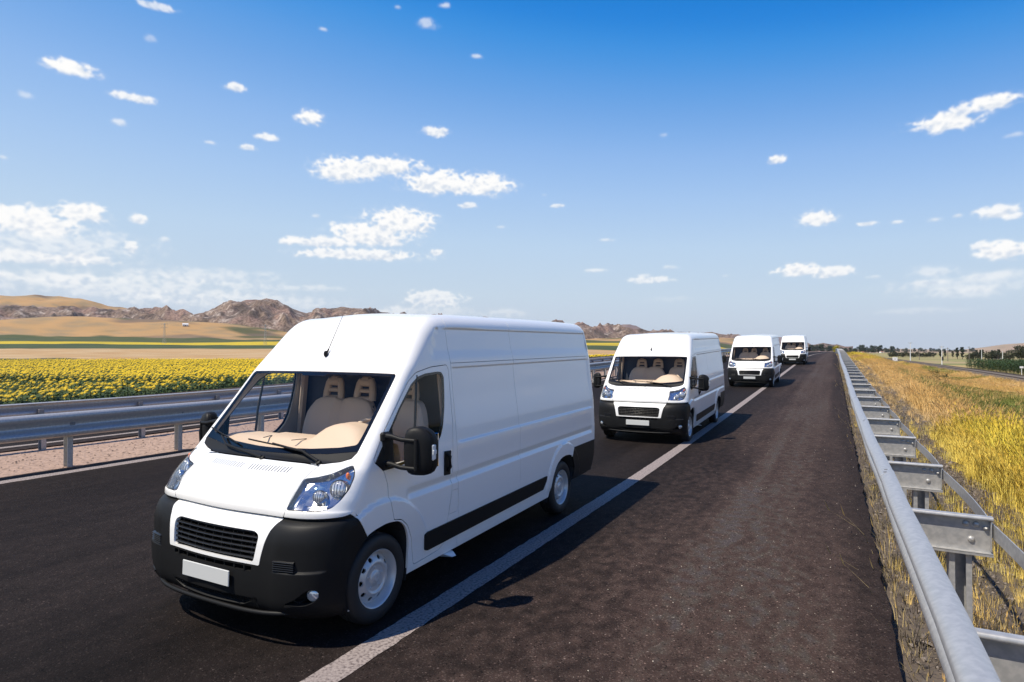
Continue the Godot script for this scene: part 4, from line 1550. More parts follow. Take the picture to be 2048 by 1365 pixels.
func sky_image() -> Image:
	var W := 4096; var H := 2048
	var im := Image.create(144, 256, false, Image.FORMAT_RGBF)   # the bearing runs once round, with eight columns more at each end
	for y in 256:
		var el := 90.0 - (y + .5) / 256.0 * 180.0
		for x in 144:
			var az := (x - 8 + .5) / 128.0 * 360.0
			var c := cos(deg_to_rad(az + 85.0))
			im.set_pixel(x, y, sky_color(maxf(el, 0.0), c).srgb_to_linear())
	im.resize(W / 128 * 144, H, Image.INTERPOLATE_CUBIC)
	im = im.get_region(Rect2i(W / 16, 0, W, H))
	var f := noise(.8, 4, 61); var f2 := noise(.28, 4, 62); var f3 := noise(.62, 3, 63)
	f.fractal_gain = .44
	var all := []
	for s in CLOUDS.split(";"):
		var a := s.split_floats(" ")
		all.append([a[0], a[1], a[2], a[3], a[4]])
	for b in [[-66.0, 7.5, 8.0, 2.2, .55], [-62.0, 4.8, 12.0, 1.5, .55], [-52.0, 4.0, 10.0, 1.3, .4], [9.0, 4.8, 6.0, 1.2, .35], [-36.0, 3.4, 7.0, .9, .3]]:
		all.append(b)
	var r := RandomNumberGenerator.new()
	r.seed = 77
	for i in 255:   # the same broken fair-weather clouds all round
		var az := r.randf_range(-180, 180)
		var el := 3.0 + 60.0 * pow(r.randf(), 1.7)
		if az > -74 and az < 18: continue
		var s := r.randf_range(.5, 1.6)
		if i % 18 == 0:   # and the same thin banks low down
			all.append([az, r.randf_range(3.0, 8.0), r.randf_range(6.0, 11.0), r.randf_range(.9, 2.2), r.randf_range(.3, .55)])
		all.append([az, el, 2.6 * s / cos(deg_to_rad(el)), .85 * s, r.randf_range(.5, 1.0)])
	for k in all:
		var cw: float = k[2] * 1.5; var ch: float = k[3] * 1.7
		var x0 := int((k[0] - cw + 360.0) / 360.0 * W); var x1 := int((k[0] + cw + 360.0) / 360.0 * W)
		var y0 := int((90.0 - k[1] - ch) / 180.0 * H); var y1 := int((90.0 - k[1] + ch) / 180.0 * H)
		var soft: float = .46 if k[4] > .65 else .75
		for y in range(maxi(y0, 0), mini(y1, H / 2)):
			for x in range(x0, x1):
				var az := (x + .5) / W * 360.0 - 360.0
				var el := 90.0 - (y + .5) / H * 180.0
				var u: float = (az - k[0]) / k[2]
				var v: float = (el - k[1]) / k[3]
				var vv := v * 1.5 if v < 0.0 else v
				var d := 1.0 - sqrt(u * u + vv * vv)
				if d < -.55: continue
				var n1 := f.get_noise_2d(az * 1.05, el * 1.7)
				var n2 := f2.get_noise_2d(az * 1.2, el * 2.0)
				var full: bool = k[4] > .65
				var puff := 1.0 - 2.0 * absf(f3.get_noise_2d(az * 1.15, el * 1.7))   # rounded heads
				var val: float = d * (1.25 if full else 1.0) + n1 * (.34 if full else .30) + n2 * .38 + (puff - .55) * (.34 if full else .12)
				var al: float = (.84 * sm(.02, soft * lerpf(1.7, .8, sm(-.6, .5, v)), val) + .16 * sm(-.3, .25, val)) * k[4] * sm(-.6, .1, d)
				if al <= .004: continue
				var lit := clampf(.42 + .55 * v + (puff - .5) * .5 + n1 * .5, 0.0, 1.0)
				var cc := Color(.70, .76, .85).lerp(Color(1.0, .995, .985), sm(.0, .75, lit))
				var xx := posmod(x, W)
				var p := im.get_pixel(xx, y)
				im.set_pixel(xx, y, p.lerp(cc, al * (.86 + .14 * sm(.1, .5, val))))
	return im

# ------------------------------------------------------------------ plants
func blade(g: Geo, o: Vector3, dir: Vector3, h: float, lean: float, w: float, c: Color) -> void:
	g.use_col = true
	g.col = c
	var s := dir.cross(Vector3.UP).normalized() * w
	var m := o + Vector3.UP * h * .6 + dir * lean * .35
	var t := o + Vector3.UP * h + dir * lean
	var nn := (dir * .6 + Vector3.UP * .6).normalized()
	g.tri(o - s, o + s, m + s * .8, nn, nn, nn)
	g.tri(o - s, m + s * .8, m - s * .8, nn, nn, nn)
	g.tri(m - s * .8, m + s * .8, t, nn, nn, nn)

func tuft(sd: int, count: int, h0: float, h1: float, spread: float, w: float, heads: bool, base: Color, lean := .55) -> Mesh:
	var g := Geo.new()
	var r := RandomNumberGenerator.new()
	r.seed = sd
	for i in count:
		var a := r.randf() * TAU
		var d := Vector3(cos(a), 0, sin(a))
		var o := d * spread * sqrt(r.randf())
		var h := r.randf_range(h0, h1)
		var k := r.randf_range(.75, 1.2)
		var ln := h * r.randf_range(.1, lean)
		blade(g, o, d, h, ln, w * r.randf_range(.7, 1.3), Color(base.r * k, base.g * k, base.b * k))
		if heads and i % 3 == 0:
			var t := o + Vector3.UP * h + d * ln
			var s := d.cross(Vector3.UP) * w * 2.4
			g.col = Color(base.r * 1.15, base.g * 1.05, base.b * .9)
			g.tri(t - d * .02 - Vector3.UP * .02, t + s, t + Vector3.UP * .07 + d * .03, d, d, d)
			g.tri(t - d * .02 - Vector3.UP * .02, t - s, t + Vector3.UP * .07 + d * .03, d, d, d)
	return g.mesh(M.dry)

func leaf(g: Geo, o: Vector3, dir: Vector3, ln: float, w: float, droop: float, c: Color) -> void:
	g.use_col = true
	g.col = c
	var s := dir.cross(Vector3.UP).normalized() * w
	var m := o + dir * ln * .5 + Vector3.UP * ln * .12
	var t := o + dir * ln - Vector3.UP * ln * droop
	var n := Vector3.UP
	g.tri(o, m + s, m - s, n, n, n)
	g.tri(m + s, t, m - s, n, n, n)

func sunflower(sd: int, heads := 2) -> Mesh:
	var g := Geo.new()
	var r := RandomNumberGenerator.new()
	r.seed = sd
	g.use_col = true
	g.col = Color(.07, .10, .02)
	var H := r.randf_range(1.05, 1.25)
	g.tube([Vector3.ZERO, Vector3(.01, H * .6, .0), Vector3(.03, H, .02)], [.016, .013, .01], 3, false)
	for i in 9:
		var a := i * 2.4 + r.randf() * .6
		var y := .25 + (H - .3) * i / 9.0
		var k := r.randf_range(.7, 1.25)
		leaf(g, Vector3(0, y, 0), Vector3(cos(a), .15, sin(a)), r.randf_range(.20, .34), r.randf_range(.07, .11), r.randf_range(.1, .6), Color(.045 * k, .078 * k, .012 * k))
	for hd in heads:
		var a2 := r.randf_range(-.9, .9) + .2
		var nrm := Vector3(sin(a2) * .7, .95, cos(a2) * .7).normalized()
		var o := Vector3(.03, H + .02 - hd * .16, .02) + Vector3(sin(a2), 0, cos(a2)) * (.05 + hd * .12)
		var u := nrm.cross(Vector3.UP).normalized(); var w := u.cross(nrm)
		for i in 9:
			var b := TAU * i / 9.0 + r.randf() * .3
			var d := u * cos(b) + w * sin(b)
			var e := u * cos(b + .55) + w * sin(b + .55)
			var k := r.randf_range(.85, 1.1)
			g.col = Color(.72 * k, .51 * k, .006)
			var nn := (nrm + d * .3).normalized()
			g.tri(o + d * .035 - nrm * .01, o + (d + e) * .5 * .04, o + (d + e * .4).normalized() * .135 + nrm * r.randf_range(-.03, .02), nn, nn, nn)
			g.tri(o + d * .04, o + e * .04, o + (d * .4 + e).normalized() * .145 + nrm * r.randf_range(-.03, .02), nn, nn, nn)
		g.col = Color(.62, .40, .01)
		for i in 7:
			var b := TAU * i / 7.0
			g.tri(o + nrm * .03, o + (u * cos(b) + w * sin(b)) * .05, o + (u * cos(b + TAU / 7.0) + w * sin(b + TAU / 7.0)) * .05, nrm, nrm, nrm)
	return g.mesh(M.leafy)

func maize(sd: int) -> Mesh:
	var g := Geo.new()
	var r := RandomNumberGenerator.new()
	r.seed = sd
	g.use_col = true
	g.col = Color(.07, .10, .025)
	g.tube([Vector3.ZERO, Vector3(0, 1.0, 0), Vector3(.02, 1.9, 0)], [.02, .016, .008], 3, false)
	for i in 11:
		var a := i * 2.6 + r.randf()
		var k := r.randf_range(.6, 1.3)
		leaf(g, Vector3(0, .3 + i * .15, 0), Vector3(cos(a), .5, sin(a)), r.randf_range(.5, .8), .06, r.randf_range(.0, .5), Color(.032 * k, .065 * k, .012 * k))
	return g.mesh(M.leafy)

# crown of leaf clumps round limbs; spindly > 1 makes a poplar
func tree_meshes(sd: int, tall: float, wide: float, base: Color, clumps := 26) -> Array:
	var r := RandomNumberGenerator.new()
	r.seed = sd
	var tr := Geo.new()
	tr.tube([Vector3.ZERO, Vector3(.02 * tall, tall * .3, 0), Vector3(.0, tall * .75, .02 * tall)], [tall * .03, tall * .022, tall * .008], 6)
	var cr := Geo.new()
	cr.use_col = true
	for i in clumps:
		var a := r.randf() * TAU
		var u := r.randf()
		var y := tall * lerpf(.22, .96, u)
		var rad := wide * sqrt(maxf(.05, 1.0 - pow(absf(u - .42) / .62, 2.0))) * r.randf_range(.35, .85)
		var o := Vector3(cos(a) * rad, y, sin(a) * rad)
		tr.tube([Vector3(0, y * .6, 0), o], [tall * .010, tall * .003], 4, false)
		var cs := wide * r.randf_range(.28, .45)
		for j in 46:
			var d := Vector3(r.randfn(), r.randfn() * .8, r.randfn()).normalized() * cs * pow(r.randf(), .4)
			var s := tall * .035 * r.randf_range(.7, 1.4)
			var n := (d.normalized() + Vector3(r.randf_range(-.5, .5), r.randf_range(-.2, .7), r.randf_range(-.5, .5))).normalized()
			var t1 := n.cross(Vector3(r.randf(), r.randf(), .3)).normalized() * s
			var t2 := n.cross(t1).normalized() * s
			var k := r.randf_range(.65, 1.35)
			cr.col = Color(base.r * k, base.g * k, base.b * k)
			cr.tri(o + d - t1, o + d + t2, o + d + t1, n, n, n)
			cr.tri(o + d - t1, o + d + t1, o + d - t2 * .8, n, n, n)
	return [tr.mesh(M.bark), cr.mesh(M.leafy)]

func tree(ms: Array, called: String, label: String, at: Vector3, s: Vector3, group: String, turn := 0.0, category := "tree") -> Node3D:
	var t := thing(called, label, category, at, group)
	inst("trunk", ms[0], t)
	inst("crown", ms[1], t)
	t.scale = s
	t.rotation.y = turn
	return t

# ------------------------------------------------------------------ guardrails
# W-section, x out from the posts, y up
func w_profile() -> Array:
	return v2([.018, .965, .0, .978, -.03, .984, -.075, .972, -.108, .942, -.118, .905, -.105, .868, -.070, .838, -.030, .815, -.012, .79, -.010, .762, -.012, .735, -.030, .712, -.070, .688, -.105, .658, -.118, .622, -.108, .586, -.078, .556, -.035, .545, .0, .550, .018, .562])

func rail_beam(x: float, sg: float, z0: float, z1: float, sags: float, slim := false) -> Mesh:
	var g := Geo.new()
	var pr := w_profile()
	if slim:
		for i in pr.size(): pr[i] = Vector2(pr[i].x * (.86 if pr[i].y > .79 else .60), .984 - (.984 - pr[i].y) * .70)
	var zs: Array = [z0]
	var z := z0
	var step := 1.1 if z0 > -70 else 4.4
	while z - step > z1 + .01:
		z -= step
		zs.append(z)
	zs.append(z1)
	var rows := []
	var back := []
	for zz in zs:
		var r := []
		var b := []
		var off := sin(zz * 1.7 + sags) * .006 + sin(zz * .23 + sags * 2.0) * .012
		for p in pr:
			r.append(Vector3(x + sg * (p.x + off), road_y(zz) + p.y, zz))
			b.append(Vector3(x + sg * (p.x + off + .006), road_y(zz) + p.y - .002, zz))
		rows.append(r)
		back.append(b)
	g.sheet(rows, sg > 0)
	g.sheet(back, sg < 0)
	for zi in [0, rows.size() - 1]:
		for i in pr.size() - 1:
			g.quad(rows[zi][i], rows[zi][i + 1], back[zi][i + 1], back[zi][i])
	for zi in rows.size() - 1:   # rolled lips
		g.quad(rows[zi][0], rows[zi + 1][0], back[zi + 1][0], back[zi][0])
	return g.mesh(M.zinc)

func post_mesh() -> Mesh:
	var g := Geo.new()   # C-section post, open to the front
	g.box(Vector3(.065, .30, 0), Vector3(.006, .92, .10))
	g.box(Vector3(-.062, .30, 0), Vector3(.006, .92, .10))
	g.box(Vector3(0, .30, -.05), Vector3(.136, .92, .006))
	g.box(Vector3(.048, .30, .047), Vector3(.03, .92, .006))
	g.box(Vector3(-.046, .30, .047), Vector3(.03, .92, .006))
	return g.mesh(M.zinc)

func block_mesh() -> Mesh:
	var g := Geo.new()   # channel-shaped spacer, flanges towards the traffic
	g.box(Vector3(.27, .79, -.015), Vector3(.55, .25, .006))
	var pr := v2([-.015, .922, .020, .922, .030, .917, .033, .905, .030, .895, .022, .893, .022, .899, .025, .905, .023, .911, .018, .914, -.015, .914])
	var a := []
	for x in [-.005, .545]:
		var r := []
		for p in pr:
			r.append(Vector3(x, p.y, p.x))
		a.append(r)
	g.sheet(a, true)
	g.quad(Vector3(.545, .922, -.015), Vector3(.545, .914, -.015), Vector3(.545, .895, .03), Vector3(.545, .922, .03))
	g.box(Vector3(.27, .662, .009), Vector3(.55, .007, .048))
	g.box(Vector3(.27, .654, .030), Vector3(.55, .02, .006))
	g.box(Vector3(.535, .79, .006), Vector3(.008, .22, .04), Basis(), .003)
	return g.mesh(M.zinc)

func rivet_mesh() -> Mesh:
	var g := Geo.new()
	g.lathe([Vector2(0, .022), Vector2(.008, .020), Vector2(.014, .013), Vector2(.017, .0)], Vector3.ZERO, Vector3(0, 0, 1), 12)
	return g.mesh(M.zinc)

func shoulder_rail() -> void:
	var t := thing("guardrail", "pale galvanised guardrail with riveted spacer blocks along the right road shoulder", "guardrail")
	var pm := post_mesh(); var bm := block_mesh(); var rm := rivet_mesh()
	var z := 1.25
	var n := 0
	var far_p := []
	var far_b := []
	var tint := []
	while z > -330.0:
		var y := road_y(z)
		if n < 60:
			var p := inst("post", pm, t)
			p.position = Vector3(.79, y - .10, z - .055)
			var b := inst("spacer_block", bm, t)
			b.position = Vector3(.425, y + n_field.get_noise_1d(n * 90.0) * .012, z)
			b.rotation.z = n_field.get_noise_1d(n * 60.0 + 500.0) * .02
			if n < 16:
				for q in [Vector2(.395, .855), Vector2(.455, .855), Vector2(.425, .745), Vector2(.508, .835)]:
					var r := inst("rivet", rm, b)
					r.position = Vector3(q.x, q.y, -.012)
					if q.x > .5: r.scale = Vector3(.7, .7, 1.6)
		else:
			far_p.append(Transform3D(Basis(), Vector3(.79, y - .10, z - .055)))
			far_b.append(Transform3D(Basis(), Vector3(.425, y, z)))
			tint.append(Color.WHITE)
		z -= 2.2
		n += 1
	many("far_posts", pm, far_p, tint, t)
	many("far_spacer_blocks", bm, far_b, tint, t)
	var k := 0
	z = 2.4
	while z > -330.0:
		var ln := 4.4 if z > -70.0 else 22.0
		var bm2 := inst("rail_beam", rail_beam(.45 + (.004 if k % 2 else 0.0), 1.0, z, z - ln - .25, 1.0, true), t)
		if z > -40.0:   # slotted bolts where two lengths lap
			for q in [Vector3(.385, .982, z - .08), Vector3(.400, .984, z - .20)]:
				var g := Geo.new()
				g.lathe([Vector2(0, .014), Vector2(.003, .013), Vector2(.005, 0)], Vector3(q.x + .02, q.y + road_y(q.z) - .001, q.z), Vector3(-.2, 1, 0), 10)
				obj("lap_bolt", g, M.zinc_dull, bm2)
		z -= ln
		k += 1
	# strap tying the outer ends of the blocks
	z = 1.25
	n = 0
	while z > -110.0:
		var g := Geo.new()
		var rows := []
		for i in 9:
			var u := i / 8.0
			var zz := z - .01 - 2.2 * u
			var bow := sin(u * PI) * .035
			rows.append([Vector3(.978 + bow, road_y(zz) + .865 - bow * .3, zz), Vector3(.978 + bow, road_y(zz) + .765 - bow * .3, zz)])
		g.sheet(rows)
		var rows2 := []
		for r in rows:
			rows2.append([r[0] + Vector3(.006, 0, 0), r[1] + Vector3(.006, 0, 0)])
		g.sheet(rows2, true)
		for i in 8:
			g.quad(rows[i][0], rows2[i][0], rows2[i + 1][0], rows[i + 1][0])
		obj("strap", g, M.zinc, t)
		z -= 2.2
		n += 1

func median_rail(x: float, sg: float, label: String, post_off: float, phase: float) -> void:
	var t := thing("median_guardrail", label, "guardrail")
	var g := Geo.new()
	g.box(Vector3(0, .30, -.045), Vector3(.13, 1.1, .006))
	g.box(Vector3(.062, .30, 0), Vector3(.006, 1.1, .09))
	g.box(Vector3(-.062, .30, 0), Vector3(.006, 1.1, .09))
	var pm := g.mesh(M.zinc)
	var b := Geo.new()
	b.box(Vector3(0, .765, 0), Vector3(.10, .16, .10), Basis(), .006)
	b.lathe([Vector2(0, .02), Vector2(.012, .016), Vector2(.014, 0)], Vector3(-sg * .05, .78, 0), Vector3(-sg, 0, 0), 8)
	var bm := b.mesh(M.zinc_dull)
	var z := 8.0 - phase
	var n := 0
	var far := []
	var farb := []
	var tint := []
	while z > -330.0:
		if z > -110.0:
			var p := inst("post", pm, t)
			p.position = Vector3(x + post_off, road_y(z) - .1, z)
			var k := inst("spacer", bm, t)
			k.position = Vector3(x + sg * .042, road_y(z), z)
		else:
			far.append(Transform3D(Basis(), Vector3(x + post_off, road_y(z) - .1, z)))
			tint.append(Color.WHITE)
		z -= 2.1
		n += 1
	many("far_posts", pm, far, tint, t)
	z = 9.0
	while z > -330.0:
		var ln := 4.2 if z > -60 else 21.0
		inst("rail_beam", rail_beam(x, sg, z, z - ln - .2, 2.0 + sg), t)
		z -= ln

# ------------------------------------------------------------------ the scene
func _ready() -> void:
	var cam := Camera3D.new()
	cam.name = "camera"
	add_child(cam)
	cam.position = Vector3(0, 2.08, 0)
	cam.rotation = Vector3(atan(20.5 / 1210.0), deg_to_rad(28.0), 0)
	cam.fov = rad_to_deg(2.0 * atan(682.5 / 1210.0))
	cam.near = .05
	cam.far = 9000.0
	cam.current = true
	var env := Environment.new()
	env.background_mode = Environment.BG_SKY
	var sky := Sky.new()
	var pano := PanoramaSkyMaterial.new()
	pano.panorama = ImageTexture.create_from_image(sky_image())
	sky.sky_material = pano
	env.sky = sky
	env.background_energy_multiplier = .92
	env.tonemap_mode = Environment.TONE_MAPPER_LINEAR
	env.tonemap_exposure = 1.1
	env.fog_enabled = true
	env.fog_density = .00006
	env.fog_light_color = Color(.80, .86, .93)
	env.sdfgi_enabled = true
	env.ssao_enabled = true
	env.ssil_enabled = true
	var we := WorldEnvironment.new()
	we.name = "world"
	we.environment = env
	add_child(we)
	var sun := DirectionalLight3D.new()
	sun.name = "sun"
	add_child(sun)
	sun.look_at_from_position(Vector3(-.29, .85, .43) * 50.0, Vector3.ZERO)
	sun.light_color = Color(1.0, .965, .90)
	sun.light_energy = 1.6
	sun.light_angular_distance = .5
	sun.shadow_enabled = true

	rng.seed = 5
	n_hill = noise(.006, 4, 71); n_rock = noise(.05, 3, 72); n_field = noise(.045, 4, 73); n_patch = noise(.016, 3, 74)
	materials()

	# ---- land
	var xs: Array = steps(-60.0, -1300.0, 8.0, 1.0, 1e9)
	xs.reverse()
	var wide: Array = steps(-1300.0, -4200.0, 30.0, 1.1, 0.0)
	wide.reverse()
	wide.pop_back()
	xs = wide + xs
	xs.append_array(steps(-58.0, -30.0, 2.0, 1.0, 1e9))
	xs.append_array([-28.4, -27.6, -27.3, -21.0, -15.35, -15.2, -14.6, -14.0, -13.4, -12.8, -12.25, -12.0, -6.0, .30, .40, .7, 1.0, 1.4, 1.8, 2.2, 2.6, 3.0, 3.5])
	xs.append_array(steps(4.0, 30.0, .8, 1.0, 1e9))
	xs.append_array(steps(32.0, 3600.0, 2.0, 1.05, 0.0))
	xs.sort()
	var zs: Array = steps(30.0, -140.0, 2.0, 1.0, 1e9)
	zs.append_array(steps(-146.0, -1500.0, 8.0, 1.0, 1e9))
	zs.append_array(steps(-1512.0, -5200.0, 14.0, 1.06, 0.0))
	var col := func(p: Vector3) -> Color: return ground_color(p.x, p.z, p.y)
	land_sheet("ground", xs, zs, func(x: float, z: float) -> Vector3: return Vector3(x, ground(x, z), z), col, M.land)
	rocky_ridge()
	# ---- roads
	var jag := func(z: float) -> float: return .375 + n_field.get_noise_1d(z * 60.0) * .05 + n_field.get_noise_1d(z * 300.0) * .02
	road_band("road", func(_z: float) -> float: return -12.14, jag, 0.0, 14.0, -900.0, M.asphalt, .12, .25).set_meta("kind", "structure")
	road_band("opposite_road", func(_z: float) -> float: return -27.6, func(_z: float) -> float: return -15.22, 0.0, 20.0, -900.0, M.asphalt, .1, 2.0).set_meta("kind", "structure")
	var rag := func(k: float, a: float) -> Callable: return func(z: float) -> float: return k + n_field.get_noise_1d(z * 220.0 + k * 977.0) * a
	road_line(rag.call(-2.975, .012), rag.call(-2.765, .012), 14.0, -700.0, "worn pale edge line between the vans' lane and the right shoulder", .08)
	road_line(rag.call(-11.78, .03), rag.call(-11.52, .03), 14.0, -700.0, "pale edge line beside the median guardrail", .2)
	road_line(rag.call(-15.92, .03), rag.call(-15.70, .03), 14.0, -700.0, "pale edge line on the far carriageway beyond the median", .4)
	var z := -34.0
	var i := 0
	while z > -190.0:
		road_line(rag.call(-7.32, .02), rag.call(-7.14, .02), z, z - 3.6, "%s dash of the lane line, counted from the near end" % ORD[i], .3)
		z -= 9.6
		i += 1

	# ---- vans
	var proto := thing("van", "nearest white panel van, largest of the four, at the front of the line", "van", Vector3(-4.08, 0, -3.545), "white vans driving in a line")
	build_van(proto)
	var spots := [[-3.84, -13.8, "second white van of the line, right behind the nearest one"], [-3.5, -31.0, "third white van of the line, between the second and the farthest"], [-3.05, -56.5, "farthest and smallest white van, last in the line"]]
	for s in spots:
		var v: Node3D = proto.duplicate()
		v.name = numbered("van")
		v.set_meta("label", s[2])
		add_child(v)
		v.position = Vector3(s[0], road_y(s[1]), s[1])
		v.rotation.x = atan((road_y(s[1] - 2.0) - road_y(s[1] + 2.0)) / 4.0)

	shoulder_rail()
	median_rail(-12.22, -1.0, "dark W-beam guardrail beside the vans' carriageway, nearer of the two in the median", -.13, 1.37)
	median_rail(-15.02, 1.0, "farther median guardrail, seen from behind, beside the far carriageway", .13, .0)
	plants()
	far_things()

func road_line(x0: Callable, x1: Callable, z0: float, z1: float, label: String, step: float) -> void:
	var o := road_band("road_marking", x0, x1, .004, z0, z1, M.line, 0.0, step)
	tag(o, label, "road marking", "", "structure")

func rocky_ridge() -> void:
	# crest of the eroded hills: bearing, distance, height
	var crest := [[-76, 1010, 50], [-70, 985, 54], [-66, 965, 57], [-62, 950, 53], [-58.9, 932, 60], [-56.4, 905, 51], [-51, 869, 72], [-46.5, 845, 53], [-43, 828, 62], [-38.3, 828, 49], [-32, 836, 42], [-26, 855, 40], [-20.5, 885, 37], [-16, 920, 28], [-11, 980, 19], [-4, 1120, 8], [2, 1300, 4]]
	var rg := noise(.0115, 3, 81)
	rg.fractal_type = FastNoiseLite.FRACTAL_RIDGED
	var rb := noise(.011, 3, 82); var rc := noise(.09, 3, 83)
	var us: Array = []
	var u := 0.0
	while u <= 16.0:
		us.append(u)
		u += .045 if u < 13.0 else .1
	var ts: Array = []
	var t := -150.0
	while t <= 130.0:
		ts.append(t)
		t += 3.6
	var pos := func(a: float, b: float) -> Vector3:
		var k := mini(int(a), 15)
		var f := a - k
		var p := polar(lerpf(crest[k][0], crest[k + 1][0], f), lerpf(crest[k][1], crest[k + 1][1], f))
		var hh: float = lerpf(crest[k][2], crest[k + 1][2], f * f * (3.0 - 2.0 * f))
		p += p.normalized() * b
		p += Vector2(rb.get_noise_2d(p.x, p.y), rb.get_noise_2d(p.y, p.x)) * 8.0
		var g := ground(p.x, p.y)
		var e := absf(b) / (138.0 if b < 0.0 else 120.0)
		var pr := pow(maxf(0.0, 1.0 - e), .8)
		var s := deg_to_rad(lerpf(crest[k][0], crest[k + 1][0], f)) * 880.0
		var gull := rg.get_noise_2d(s + rb.get_noise_2d(p.x, p.y) * 25.0, b * .45)
		var fine := rg.get_noise_2d(s * 2.9 + 400.0, b * 1.3)
		var mid := sm(.03, .35, pr) * (1.0 - .75 * sm(.72, 1.0, pr))
		var h := (hh - g) * pr * (.97 + .10 * rb.get_noise_2d(p.x * .9, p.y * .9)) + (gull * 13.0 + fine * 3.5 + rc.get_noise_2d(p.x, p.y) * 1.0) * mid
		return Vector3(p.x, g - 2.5 + h + 2.5 * sm(.0, .2, pr), p.y)
	var cf := func(p: Vector3) -> Color:
		var n := rc.get_noise_2d(p.x * .8, p.z * .8); var r2 := rg.get_noise_2d(p.x * 1.1, p.z * 1.1)
		var w := rb.get_noise_2d(p.x * 2.3 + 90.0, p.z * 2.3)
		var c := mixc(Color(.235, .165, .12), Color(.105, .075, .058), sm(-.25, .3, w + n * .5))
		c = mixc(c, Color(.42, .345, .285), sm(.25, .62, n * .9 + r2 * .35))
		c = mixc(c, Color(.33, .21, .16), sm(.1, .4, n_hill.get_noise_2d(p.x * 3.0, p.z * 3.0)) * .6)
		return c
	land_sheet("hills", us, ts, pos, cf, M.rock)

func ok_from_camera(x: float, z: float, a0: float, a1: float) -> bool:
	var a := rad_to_deg(atan2(x, -z))
	return a > a0 and a < a1

